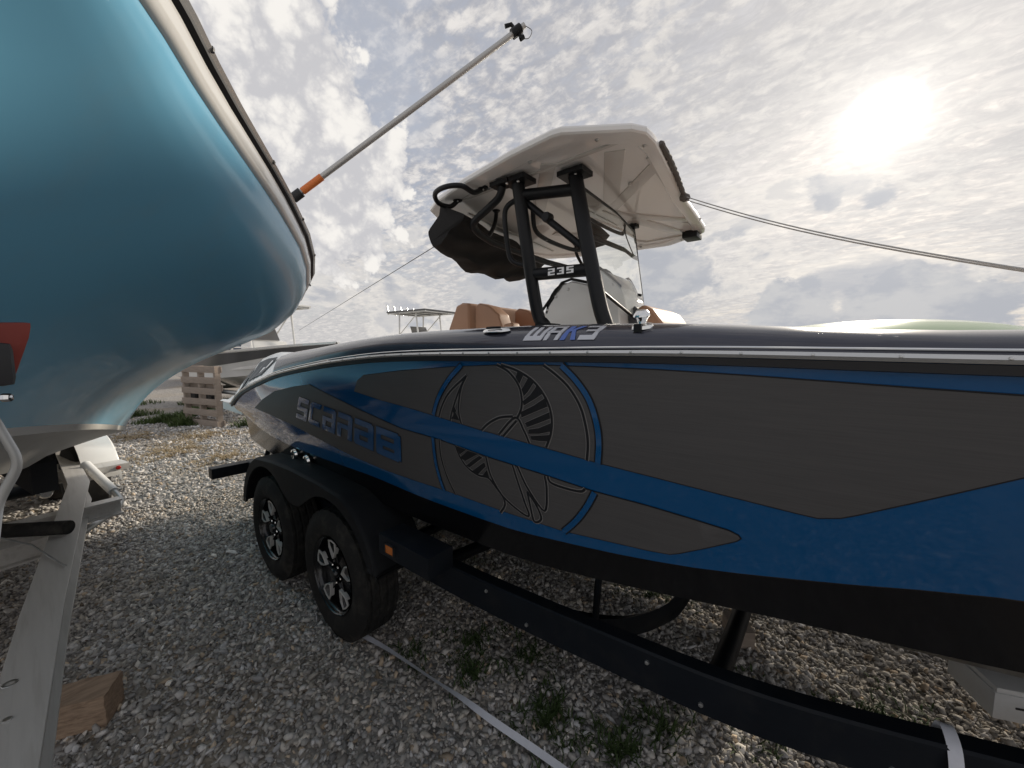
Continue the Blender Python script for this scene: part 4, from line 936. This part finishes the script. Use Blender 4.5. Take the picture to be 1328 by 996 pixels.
def build_left_boat():
    SS = [0.004, .02, .05, .09, .14, .2, .27, .35, .43, .52, .62, .72, .84, 1.0, 1.15, 1.3, 1.5, 1.7, 1.9, 2.1, 2.4, 2.7, 3.0, 3.4, 3.8, 4.3, 5, 6, 7]
    mb = MB()
    for sg in (-1, 1):
        mb.cur = 0; mb.loft([l_section(s, sg) for s in SS], flip=sg < 0)
        mb.cur = 1; secs = []
        for s in [x for x in SS if x >= .62]:
            ch, cz, kz = c_h(s), c_z(s), k_z(s); row = [LP(s, sg*ch, cz)]
            lip = min(.10, ch*.3)
            row.append(LP(s, sg*(ch-.004), cz-.022)); row.append(LP(s, sg*(ch-lip), cz-.04))
            for k in range(1, 13):
                t = k/12; h = (ch-lip)*(1-t); z = cz-.04+(kz-cz+.04)*t
                if k in (4, 8): z -= .022*min(1, ch)
                row.append(LP(s, sg*h, z))
            secs.append(row)
        mb.loft(secs, flip=sg < 0)
    s = 7; mb.cur = 0
    a = l_section(7, -1)+[LP(7, 0, k_z(7))]+l_section(7, 1)[::-1]; mb.add(a, [tuple(range(len(a)))])
    lh = mb.build('hull', ['teal_gelcoat', 'white_bottom'], tb, smooth=True, auto=R(24))
    # gunwale: white moulding, black rail, bright insert, deck
    for nm, m, prof in (('gunwale_moulding', 'white_gelcoat', [(-.03, -.012), (.004, -.012), (.014, -.006), (.020, .006), (.022, .030), (-.03, .030)]),
                        ('rub_rail', 'dark_plastic', [(.02, .0302), (.034, .034), (.038, .046), (.034, .058), (.02, .062)]),
                        ('rail_insert', 'white_rub', [(.036, .040), (.0435, .046), (.036, .052)])):
        mb = MB(); secs = []
        for s in SS[::-1]:
            secs.append([LP(s, g_h(s)+a, g_z(s)+b) for a, b in prof])
        for s in SS:
            secs.append([LP(s-.0, -g_h(s)-a, g_z(s)+b) for a, b in prof])
        mb.loft(secs, True, cap=True); mb.build(nm, m, tb, smooth=True, auto=R(40))
    mb = MB(); mb.loft([[LP(s, g_h(s)+.02, g_z(s)+.055), LP(s, max(g_h(s)-.05, 0), g_z(s)+.115), LP(s, 0, g_z(s)+.13), LP(s, -max(g_h(s)-.05, 0), g_z(s)+.115), LP(s, -g_h(s)-.02, g_z(s)+.055)] for s in SS if s < 2.2])
    for sg in (-1, 1):
        mb.loft([[LP(s, sg*(g_h(s)+.02), g_z(s)+.055), LP(s, sg*(g_h(s)-.05), g_z(s)+.115), LP(s, sg*(g_h(s)-.22), g_z(s)+.11), LP(s, sg*(g_h(s)-.30), g_z(s)-.22)] for s in SS if s >= 2.1])
    mb.loft([[LP(s, -g_h(s)+.30, g_z(s)-.22), LP(s, g_h(s)-.30, g_z(s)-.22)] for s in SS if s >= 2.1])
    mb.build('deck', 'white_gelcoat', tb, smooth=True)
    for s in (.25, .5, .75, 1.0, 1.25):
        c = Vector(LP(s, g_h(s)+.040, g_z(s)+.046)); mb = MB(); mb.lathe([(0, .004), (.005, .003), (.006, 0)], c, LN, 8); mb.build('rail_screw', 'steel', tb, smooth=True)
    # console so the boat is complete from the side
    mb = MB(); c = LB+LA*4.6; rot = Matrix.Rotation(math.atan2(LA.y, LA.x), 3, 'Z'); mb.box((c.x, c.y, 1.65), (.9, .8, 1.0), rot); mb.build('console', 'white_gelcoat', tb, bevel=.06, seg=3)
build_left_boat()
# light pole leaning out from the gunwale
def build_pole():
    a = Vector((.50, -.29, 2.085)); b = Vector((1.092, .256, 2.682)); d = (b-a).normalized(); L = (b-a).length
    t = thing('light_pole', 'slim aluminium pole with black clamp leaning from the sky blue gunwale', 'pole', a)
    mb = MB(); mb.tube([a+(b-a)*k/40 for k in range(41)], .0098, 20); mb.build('tube', 'pole_metal', t, smooth=True)
    mb = MB(); mb.tube([a-d*.012, a+d*.025], .0165, 14); mb.tube([a-d*.06, a-d*.008], .012, 12); mb.build('base_socket', 'dark_plastic', t, smooth=True)
    mb = MB(); mb.tube([a+d*.03, a+d*.115], .0122, 16); mb.build('orange_label', 'orange_tape', t, smooth=True)
    q = a+d*(L-.035); s = d.cross(fw).normalized()
    mb = MB(); mb.tube([q-d*.018, q+d*.018], .0165, 14); mb.tube([q, q+s*.03, q+s*.038-d*.022], .007, 8); mb.tube([q-s*.006, q-s*.03+d*.004], .006, 8); mb.lathe([(0, .012), (.008, .010), (.008, -.006)], q-s*.03, d, 8)
    cl = mb.build('clamp', 'black_frame', t, smooth=True)
    mb = MB(); mb.tube(bezier([q-s*.03, q-s*.045+d*.02, q-s*.03+d*.045, q+d*.035], 5), .0012, 6); mb.build('safety_cord', 'rope_dark', t, smooth=True)
build_pole()

# ---------------- aluminium trailer of the light blue boat
lt = thing('aluminium_trailer', 'bare aluminium boat trailer under the sky blue boat', 'trailer', LP(3.5, 0, 0))
def ibeam(mb, pts, w, h, ft=.012):
    pts = [Vector(p) for p in pts]; secs = []
    for i, p in enumerate(pts):
        t = (pts[min(i+1, len(pts)-1)]-pts[max(i-1, 0)]); t.z = 0; t.normalize(); n = Vector((-t.y, t.x, 0)); k = 1.0
        if 0 < i < len(pts)-1:
            e = (pts[i+1]-p); e.z = 0; e.normalize(); k = 1/max(.5, n.dot(Vector((-e.y, e.x, 0))))
        prof = [(-w, 0), (w, 0), (w, -ft), (.006, -ft), (.006, -h+ft), (w, -h+ft), (w, -h), (-w, -h), (-w, -h+ft), (-.006, -h+ft), (-.006, -ft), (-w, -ft)]
        secs.append([p+n*a*k+Vector((0, 0, b)) for a, b in prof])
    mb.loft(secs, True, cap=True)
def build_left_trailer():
    zt = .56
    def off(p, k): return p
    near = [(2.9, -1.165, zt), (1.0, -1.055, zt), (-.3, -.955, zt), (-2.30, -.765, zt), (-4.1, -.80, zt), (-5.6, -1.0, zt)]
    mb = MB(); ibeam(mb, near, .055, .15); r1 = mb.build('frame_beam', 'aluminium', lt, bevel=.0015, seg=1)
    # far beam mirrored about the boat's axis
    def mirr(p):
        v = Vector(p)-LB; s = v.dot(LA); h = v.dot(LN); return LP(s, -h, p[2])
    far = [(2.9, -1.28, zt)]+[mirr(p) for p in ((-.6, -.72, zt), (-2.36, -.765, zt), (-5.4, -1.15, zt))]
    far = [(2.9, -1.29, zt), (1.0, -1.45, zt), (-.6, -1.95, zt), mirr(near[3]), mirr(near[5])]
    mb = MB(); ibeam(mb, far, .052, .15); mb.build('frame_beam', 'aluminium', lt, bevel=.0015, seg=1)
    for s, z in ((3.2, .50), (4.6, .48), (6.2, .48)):
        a = Vector(LP(s, 1.0, z)); b = Vector(LP(s, -1.0, z)); mb = MB(); ibeam(mb, [a, b], .045, .11); mb.build('cross_beam', 'aluminium', lt)
    # low cross beam seen under the keel, and its dark carpeted bunk
    mb = MB(); ibeam(mb, [(-1.62, -.86, .44), (-1.30, -2.3, .44)], .05, .12); mb.build('cross_beam', 'aluminium', lt)
    mb = MB(); mb.tube([(-2.9, -.95, .43), (-2.75, -2.4, .43)], .05, 12); mb.build('axle', 'trailer_black', lt, smooth=True)
    mb = MB(); mb.lathe([(0, .05), (.03, .05), (.045, .03), (.05, -.02)], (-2.72, -.93, .43), (1, .1, 0), 16); mb.build('hub', 'chrome', lt, smooth=True)
    for h in (.62, -.62):
        mb = MB(); a = Vector(LP(2.9, h, .80)); b = Vector(LP(6.9, h, .74))
        mb.loft([[p+LN*.05+Vector((0, 0, -.08)), p-LN*.05+Vector((0, 0, -.08)), p-LN*.05+Vector((0, 0, .09)), p+LN*.05+Vector((0, 0, .10))] for p in (a, b)], True, cap=True); mb.build('bunk', 'carpet', lt)
        mb = MB()
    # fender, step and side guide on the lane side
    rot = Matrix.Rotation(math.atan2(LA.y, LA.x), 3, 'Z')
    def T(s, h, z): return Vector(LP(s, h, z))
    for sg in (1, -1):
        mb = MB(); prof = []
        for k in range(25):
            u = k/24
            if u < .3: a = R(180-90*u/.3); q = (.42+.42*math.cos(a), .42+.36*math.sin(a))
            elif u > .7: a = R(90-90*(u-.7)/.3); q = (1.25+.42*math.cos(a), .42+.36*math.sin(a))
            else: q = (.42+(u-.3)/.4*.83, .78)
            prof.append(q)
        hb = 1.10
        mb.loft([[T(4.25+x, sg*(hb+.20), z-.06), T(4.25+x, sg*(hb+.20), z-.02), T(4.25+x, sg*(hb+.185), z), T(4.25+x, sg*(hb-.04), z), T(4.25+x, sg*(hb-.04), z-.004), T(4.25+x, sg*(hb+.18), z-.006), T(4.25+x, sg*(hb+.194), z-.06)] for x, z in prof], True, cap=True)
        mb.build('fender', 'plastic_white', lt, smooth=True, auto=R(40))
        mb = MB(); mb.box(T(4.18, sg*(hb+.08), .52), (.20, .26, .055), rot); stp = mb.build('fender_step', 'aluminium', lt, bevel=.004)
        mb = MB(); c = T(4.075, sg*(hb+.135), .52); mb.lathe([(0, .010), (.012, .009), (.017, .004), (.018, 0)], c, -LA, 16); mb.build('marker_lamp', 'red_lens', stp, smooth=True)
        for dx in (.43, 1.27):
            w = thing_part('wheel', lt, T(4.25+dx, sg*hb, .34)); mb = MB()
            mb.lathe([(.19, -.10), (.26, -.105), (.32, -.095), (.34, -.07), (.34, .07), (.32, .095), (.26, .105), (.19, .10)], T(4.25+dx, sg*(hb+.06), .34), LN, 40); mb.build('tyre', 'rubber', w, smooth=True)
            mb = MB(); mb.lathe([(0, .05), (.06, .05), (.08, .02), (.17, .03), (.195, .10), (.19, .0), (.19, -.1), (0, -.1)], T(4.25+dx, sg*(hb+.06), .34), LN*sg, 32); mb.build('rim', 'galvanised', w, smooth=True)
    # side guide: galvanised foot with white sleeve
    mb = MB(); pts = round_path([(-1.62, -.90, .38), (-2.0, -.62, .365), (-2.33, -.555, .365), (-2.62, -.60, .44), (-3.0, -.64, .60)], .10, 5)
    pts = round_path([(-1.75, -.80, .345), (-2.10, -.60, .345), (-2.36, -.545, .345), (-2.62, -.625, .47)], .09, 5)
    mb.tube(pts, .021, 10); sg_ = mb.build('side_guide', 'galvanised', lt, smooth=True)
    mb = MB(); mb.tube([(-2.47, -.578, .395), (-2.86, -.70, .575)], .034, 14); mb.build('guide_sleeve', 'plastic_white', sg_, smooth=True)
    # black cross tube of the jack in front, its cable
    p = lambda x, y, d: CAMPOS+(fw+rt*((x-664)/499)+up*((498-y)/499))*d
    mb = MB(); a = Vector((-1.12, -.855, .60)); b = Vector((-1.55, -1.32, .60))
    mb.tube([a, b], .036, 16); mb.build('jack_tube', 'rubber', lt, smooth=True)
    mb = MB(); mb.tube([(-1.5, -1.25, .64), (-1.05, -.98, .575), (-.72, -.90, .567), (-.66, -.885, .568)], .004, 6); mb.build('brake_cable', 'galvanised', lt, smooth=True)
    for x, y in ((.33, -1.02), (.42, -1.055)):
        mb = MB(); mb.lathe([(0, .006), (.009, .005), (.010, .0)], (x, y, zt), (0, 0, 1), 6); mb.build('beam_bolt', 'steel', lt)
    mb = MB(); mb.lathe([(.010, .0012), (.016, .0012), (.017, 0)], (.15, -1.02, zt+.001), (0, 0, 1), 14); mb.build('beam_hole_rim', 'steel', lt)
    # winch post with bow stop
    rot2 = Matrix.Rotation(R(-20), 3, 'Y')
    mb = MB(); mb.tube([(1.30, -1.09, zt), (1.09, -1.02, 1.50)], .03, 10); mb.build('winch_post', 'galvanised', lt, smooth=True)
    mb = MB(); mb.box((1.025, -.973, 1.528), (.05, .095, .064)); mb.build('bow_roller_block', 'dark_plastic', lt, bevel=.012)
    mb = MB(); pl = [(-.9035, 1.593), (-.908, 1.568), (-.926, 1.506), (-.96, 1.50), (-1.03, 1.53), (-1.03, 1.586)]
    mb.extrude([(.995, y, z) for y, z in pl], (-.028, -.004, 0)); mb.build('bow_stop', 'red_rubber', lt, bevel=.008)
    mb = MB(); mb.lathe([(0, .009), (.006, .009), (.0065, .004), (.0065, 0)], (1.026, -.940, 1.478), (.5, 1, 0), 6); mb.tube([(1.02, -.99, 1.478), (1.027, -.93, 1.478)], .004, 8); mb.box((1.02, -.975, 1.48), (.03, .05, .045)); mb.build('bolt', 'chrome', lt)
    mb = MB(); pts = round_path([(.985, -.955, 1.455), (1.01, -.931, 1.374), (.99, -.957, 1.314), (1.06, -1.0, 1.0), (1.15, -1.05, .57)], .02, 4)
    mb.tube(pts, .006, 8, ell=(1.4, .6)); mb.build('winch_brace', 'galvanised', lt, smooth=True)
    # tongue jack foot far forward
    mb = MB(); mb.tube([(2.7, -1.22, .0), (2.7, -1.22, .7)], .03, 10); mb.box((2.7, -1.22, .012), (.15, .15, .024)); mb.build('tongue_jack', 'galvanised', lt, smooth=True)
build_left_trailer()
# ================================================================== loose things in the lane
def rough_up(o, a):
    bm = bmesh.new(); bm.from_mesh(o.data); bmesh.ops.subdivide_edges(bm, edges=[e for e in bm.edges if e.calc_length() > .05], cuts=5, use_grid_fill=True); rr = random.Random(2)
    for v in bm.verts: v.co += Vector((rr.uniform(-a, a), rr.uniform(-a, a), rr.uniform(-a, a)))*.6
    bm.to_mesh(o.data); bm.free()
def build_small():
    # timber block beside the aluminium beam
    rot = Matrix.Rotation(R(38), 3, 'Z') @ Matrix.Rotation(R(-4), 3, 'Y')
    mb = MB(); mb.box((-.36, -.925, .075), (.14, .30, .135), Matrix.Rotation(R(-28), 3, 'Z')); o = mb.build('timber_block', 'wood_brown', None, bevel=.006); rough_up(o, .004)
    setp(o, 'rough brown timber block lying against the aluminium trailer beam', 'timber')
    mb = MB(); mb.box((1.70, 1.36, .055), (.10, .16, .09), Matrix.Rotation(R(30), 3, 'Z')); o = mb.build('timber_offcut', 'wood_grey', None, bevel=.004)
    setp(o, 'small square timber offcut lying under the keel of the dark blue boat', 'timber')
    # white webbing strap on the gravel
    pts = bezier([(.10, .07, .046), (.35, .105, .050), (.66, .133, .050), (.84, .150, .050), (1.02, .160, .048), (1.25, .178, .048), (1.6, .20, .046)], 8); mb = MB(); A = []
    for i, p in enumerate(pts):
        t = (pts[min(i+1, len(pts)-1)]-pts[max(i-1, 0)]).normalized(); n = Vector((-t.y, t.x, 0)); a = .55*math.sin(i*.16+2.2); w = .0125
        A.append([p+n*w*math.cos(a)+Vector((0, 0, w*math.sin(a))), p-n*w*math.cos(a)-Vector((0, 0, w*math.sin(a)))])
    mb.loft(A); mb.loft([[q+Vector((0, 0, .0016)) for q in a] for a in A]); o = mb.build('webbing_strap', 'strap_white', None, smooth=True)
    setp(o, 'narrow white webbing strap lying on the gravel by the black trailer wheel', 'strap')
    # strap over the trailer rail
    mb = MB(); A = []
    for p in bezier([(2.26, .57, .40), (2.275, .55, .553), (2.285, .49, .558), (2.29, .455, .50), (2.30, .44, .35), (2.34, .40, .12), (2.38, .37, .04)], 6): A.append([p+Vector((-.014, 0, 0)), p+Vector((.014, .004, 0))])
    mb.loft(A); o = mb.build('tie_strap', 'strap_white', None, smooth=True); setp(o, 'white tie strap looped over the black trailer rail', 'strap')
    mb = MB(); mb.tube([(-1.45, -.10, .03), (-1.40, -.07, .032), (-1.36, -.06, .03)], [.006, .012, .008], 6); o = mb.build('white_stick', 'plastic_white', None, smooth=True)
    setp(o, 'small white scrap of plastic on the shaded gravel', 'litter')
    # rope from the hardtop to the bow
    a = Vector((1.47, 1.28, 2.325)); b = Vector((3.9, 1.30, 1.13+.55))
    b = Vector((4.2, 1.30, 1.10)); 
    t = thing('hardtop_rope', 'thin grey double rope running from the hardtop front to the bow', 'rope', a)
    e = Vector((2.60, .30, 1.585)); a = Vector((1.36, 1.28, 2.345))
    for k, (dz, dy) in enumerate(((0, 0), (-.014, .008))):
        pts = []
        for i in range(25):
            u = i/24; p = a+(e-a)*u; p.z += dz*(1-u)-.10*math.sin(math.pi*u)*.4; p.y += dy; pts.append(p)
        mb = MB(); mb.tube(pts, .0024, 8); mb.build('rope_strand', 'rope_grey', t, smooth=True)
    mb = MB(); mb.lathe([(0, -.03), (.018, -.02), (.022, 0), (.016, .02), (0, .03)], a+Vector((.005, 0, -.008)), (1, 0, -.3), 12)
    mb.tube(bezier([(1.415, .74, 2.380), (1.405, .88, 2.376), (1.39, 1.02, 2.372), (1.375, 1.15, 2.362), (1.36, 1.28, 2.35)], 6), [.008+.006*abs(math.sin(i*1.3)) for i in range(25)], 8)
    mb.build('rope_knot', 'rope_dark', t, smooth=True)
    # thin line from the bag corner to the stern
    mb = MB(); mb.tube([(.23, .56, 2.13), (-5.6, 2.2, 1.9), (-7.2, 2.6, 1.85)][:2], .0022, 6)
    o = mb.build('guy_line', 'rope_dark', None, smooth=True); setp(o, 'thin dark line slanting from the canvas bag towards the white boats', 'line')
build_small()

# ================================================================== boats and pallet behind
def far_boat(name, label, x, y, yaw, L, beam, zg, hullm, stripem, group, ttop=True, rods=False, legm='white_gelcoat', cover=None, wind=True, keel=.45, fold=0):
    t = thing(name, label, 'boat', (x, y, .0), group); M = Matrix.Rotation(yaw, 3, 'Z')
    def Tr(a, b, c): v = M @ Vector((a, b, 0)); return (x+v.x, y+v.y, c)
    HB = ci([0, .12, .5, .8, .93, 1.0], [.94, 1, 1, .72, .36, .02]); ss = [k/24 for k in range(25)]
    zs = lambda u: zg+.30*u*u
    zc = lambda u: zg-.62+.55*u**3
    zk = lambda u: keel+(zg-keel-.1)*max(0, (u-.6)/.4)**2.2
    mb = MB(); ms = MB()
    for s in (-1, 1):
        rows = []; bots = []; st = []
        for u in ss:
            h = HB(u)*beam/2; hc = h*(.88-.25*u*u); a = -L/2+L*u
            rows.append([Tr(a, s*(hc+(h-hc)*(k/6)**1.4), zc(u)+(zs(u)-zc(u))*k/6) for k in range(7)])
            bots.append([Tr(a, s*hc, zc(u)), Tr(a, s*hc*.5, zc(u)*.5+zk(u)*.5-.01), Tr(a, 0, min(zk(u), zc(u)))])
            def sd(q): return Tr(a, s*(hc+(h-hc)*q**1.4+.006), zc(u)+(zs(u)-zc(u))*q)
            lo = .42+.35*u*u; st.append([sd(lo), sd((lo+.93)/2), sd(.93)])
        mb.cur = 0; mb.loft(rows, flip=s < 0); mb.loft(bots, flip=s > 0)
        mb.loft([[Tr(-L/2+L*u, s*HB(u)*beam/2, zs(u)), Tr(-L/2+L*u, s*max(0, HB(u)*beam/2-.16), zs(u)+.03), Tr(-L/2+L*u, s*max(0, HB(u)*beam/2-.18), zs(u)-.45)] for u in ss])
        ms.loft(st)
    mb.loft([[Tr(-L/2+L*u, -max(0, HB(u)*beam/2-.18), zs(u)-.45), Tr(-L/2+L*u, max(0, HB(u)*beam/2-.18), zs(u)-.45)] for u in ss])
    r0 = [Tr(-L/2, s*q, z) for s, q, z in ((-1, .47*beam, zg), (-1, .41*beam, zc(0)), (1, .0, zk(0)), (1, .41*beam, zc(0)), (1, .47*beam, zg))]
    mb.add(r0, [(0, 1, 2, 3, 4)])
    h = mb.build('hull', hullm, t, smooth=True, auto=R(30))
    if stripem: ms.build('side_stripe', stripem, h, smooth=True)
    mb = MB(); mb.loft([[Tr(-L/2+L*u, s*(HB(u)*beam/2+.012), zs(u)-.02+dz) for dz in (0, .045)] for s in (-1,) for u in ss]); mb.loft([[Tr(-L/2+L*u, (HB(u)*beam/2+.012), zs(u)-.02+dz) for dz in (0, .045)] for u in ss]); mb.build('rub_rail', 'dark_plastic' if not stripem else 'white_rub', t)
    if cover:
        mb = MB(); mb.loft([[Tr(-L/2+L*u, s*max(.0, HB(u)*beam/2-.02)*w, zs(u)+.04+(1-w*w)*cover*math.sin(math.pi*min(1, u*1.02+.02))**.6) for s, w in ((-1, 1), (-1, .8), (-1, .4), (1, 0), (1, .4), (1, .8), (1, 1))] for u in ss]); mb.build('mooring_cover', 'lime_gelcoat', t, smooth=True)
    else:
        mb = MB(); pr = [(-.35, zg-.45), (-.35, zg+.25), (-.15, zg+.42), (.30, zg+.36), (.45, zg-.1), (.5, zg-.45)]
        mb.extrude([Tr(a, -.42, c) for a, c in pr], M @ Vector((0, .84, 0))); mb.build('console', 'white_gelcoat', t, bevel=.03)
        mb = MB(); mb.extrude([Tr(a, -.4, c) for a, c in [(-1.2, zg-.45), (-1.2, zg+.10), (-.7, zg+.10), (-.7, zg-.45)]], M @ Vector((0, .8, 0))); mb.build('leaning_post', 'beige_gelcoat', t, bevel=.03)
        if wind:
            mb = MB(); mb.loft([[Tr(.02, b, zg+.39) for b in (-.4, 0, .4)], [Tr(-.18, b*.9, zg+.80) for b in (-.4, 0, .4)]]); mb.build('windscreen', 'grey_stripe', t)
    if ttop:
        tz = zg+1.25
        mb = MB()
        for s in (-1, 1):
            mb.tube([Tr(-.55, s*.55, zg-.4), Tr(-.50, s*.55, tz)], .028, 8); mb.tube([Tr(.55, s*.55, zg-.4), Tr(.35, s*.55, tz)], .028, 8)
            mb.tube([Tr(-.52, s*.55, zg+.5), Tr(.40, s*.55, tz-.05)], .018, 8); mb.tube([Tr(-.95, s*.7, tz), Tr(1.0, s*.7, tz)], .022, 8); mb.tube([Tr(-.52, s*.55, zg+.2), Tr(.45, s*.55, zg+.2)], .018, 8)
        for a in (-.9, -.3, .3, .95): mb.tube([Tr(a, -.7, tz), Tr(a, .7, tz)], .02, 8)
        tf = mb.build('top_frame', legm, t, smooth=True)
        mb = MB(); mb.box(Tr(.02, 0, tz+.045), (1.95, 1.5, .05), M); mb.build('top_canvas', 'grey_stripe' if rods else 'white_gelcoat', t, bevel=.02)
        if rods:
            for b in (-.6, -.3, 0, .3, .6):
                mb = MB(); mb.tube([Tr(-1.02, b, tz-.02), Tr(-1.12, b, tz+.30)], .03, 8); mb.build('rod_holder', legm, tf, smooth=True)
    # outboard, trailer bits
    mb = MB(); pr = [(-L/2-.08, zg-.75), (-L/2-.10, zg+.10), (-L/2-.18, zg+.30), (-L/2-.62, zg+.25), (-L/2-.68, zg-.0), (-L/2-.42, zg-.25), (-L/2-.38, zg-.95), (-L/2-.2, zg-.95)]
    mb.extrude([Tr(a, -.16, c) for a, c in pr], M @ Vector((0, .32, 0))); mb.build('outboard_motor', 'dark_plastic' if rods else 'plastic_white', t, bevel=.04)
    u = thing('yard_trailer', 'galvanised trailer under the '+label.split(' ', 1)[0]+' '+' '.join(label.split(' ')[1:5]), 'trailer', (x, y, 0))
    for s in (-1, 1):
        mb = MB(); mb.tube([Tr(-L/2+.2, s*.75, .44), Tr(L*.2, s*.75, .44), Tr(L/2+.6, 0, .44)], .06, 8); mb.build('frame_rail', 'galvanised', u, smooth=True)
        for a in (-L*.28, -L*.28+.85):
            mb = MB(); c = Vector(Tr(a, s*1.0, .33)); mb.lathe([(0, .06), (.17, .06), (.19, .10), (.28, .105), (.33, .07), (.33, -.07), (.28, -.1), (0, -.1)], c, M @ Vector((0, s, 0)), 24); mb.build('wheel', 'rubber', u, smooth=True)
        mb = MB(); mb.box(Tr(-L*.28+.42, s*1.0, .74), (1.65, .25, .04), M); mb.build('fender', 'galvanised', u, bevel=.012)
    mb = MB(); mb.tube([Tr(-L*.3, -.75, .46), Tr(-L*.3, .75, .46)], .05, 8); mb.tube([Tr(L*.2, -.75, .46), Tr(L*.2, .75, .46)], .05, 8); mb.tube([Tr(L/2+.5, 0, .0), Tr(L/2+.5, 0, .7)], .04, 8); mb.build('cross_member', 'galvanised', u, smooth=True)
    return t
far_boat('console_boat', 'white console boat with dark grey side stripe behind the wooden pallet', -9.75, 3.0, R(8), 6.2, 2.3, 1.40, 'white_gelcoat', 'grey_stripe', None)
far_boat('fishing_boat', 'white fishing boat with rod holders on its grey canvas top', -9.2, 7.8, R(4), 7.0, 2.6, 1.55, 'white_gelcoat', None, None, ttop=True, rods=True)
far_boat('covered_boat', 'pale green covered boat on the far side of the hardtop boat', 2.15, 6.4, R(2), 3.9, 2.3, 1.40, 'lime_gelcoat', None, None, ttop=False, cover=.425)
far_boat('runabout', 'navy hulled runabout without a top in the far row', -20.5, 5.0, R(-6), 6.2, 2.4, 1.45, 'navy_gelcoat', None, None, ttop=False)
far_boat('bow_rider', 'beige hulled boat beyond the bow of the sky blue boat row', -17.5, -4.0, R(4), 6.8, 2.5, 1.5, 'beige_gelcoat', None, None)

def build_pallet():
    t = thing('wooden_pallet', 'weathered grey wooden pallet standing on edge behind the dark blue stern', 'pallet', (-7.8, 1.2, 0))
    a = Vector((-8.35, 1.02, 0)); b = Vector((-7.25, 1.33, 0)); d = (b-a).normalized(); n = Vector((d.y, -d.x, 0)); L = (b-a).length; ang = math.atan2(d.y, d.x); rot = Matrix.Rotation(ang, 3, 'Z')
    lean = Vector((n.x*-.0, n.y*-.0, 0)); rnd = random.Random(3)
    for s_ in (0, .5, 1):
        c = a+d*(.045+(L-.09)*s_); mb = MB(); mb.box(c+Vector((0, 0, .61)), (.06, .10, 1.22), rot); mb.build('stringer', 'wood_grey', t, bevel=.004)
    for side in (1, -1):
        for k in range(6 if side == 1 else 4):
            z = .07+k*(1.08/(5 if side == 1 else 3)); c = a+d*L/2+n*side*.061+Vector((0, 0, z)); mb = MB(); mb.box(c, (L+rnd.uniform(-.02, .02), .02, .125), rot @ Matrix.Rotation(rnd.uniform(-.012, .012), 3, 'Y')); mb.build('slat', 'wood_grey', t, bevel=.003)
build_pallet()
# vegetation: weeds under the tongue, sunlit grass and straw behind the sterns
build_blades('weeds', [(1.15, .35, .22, 1.1), (.75, .30, .18, .6), (1.45, .42, .22, .8), (1.75, .30, .2, .5), (.62, .45, .22, .5), (1.9, .95, .3, 1.0), (1.2, 1.5, .3, .8), (2.3, 1.2, .35, 1.), (.3, 1.6, .3, .6), (.45, .2, .2, .3), (1.3, .1, .2, .3), (.9, .55, .2, .5), (1.55, .6, .2, .4), (.0, .9, .3, .5), (-.5, .9, .3, .4)], (.045, .075, .02), 'low dark green weeds growing through the shaded gravel', .015, .06, 1.6, 420, .003)
build_blades('grass_clumps', [(-8.9, .75, .55, 2.2), (-9.4, 1.3, .5, 1.6), (-8.1, .95, .3, 1.0), (-10.4, .3, .7, 2), (-11.2, 2.2, 1.2, 3.), (-7.0, 1.75, .35, .8), (-13, .2, 1.2, 2.5), (-9.8, 2.6, .8, 2)], (.075, .11, .03), 'sunlit green grass around the wooden pallet', .08, .24, .9, 420, .006)
build_blades('straw', [(-5.6, .35, 1.0, 1.6), (-6.6, .9, .9, 1.4), (-4.6, .7, .6, .8), (-7.4, .1, .9, 1.2)], (.40, .31, .19), 'dry straw coloured grass scattered on the sunlit gravel', .03, .06, 2.8, 1100, .004)
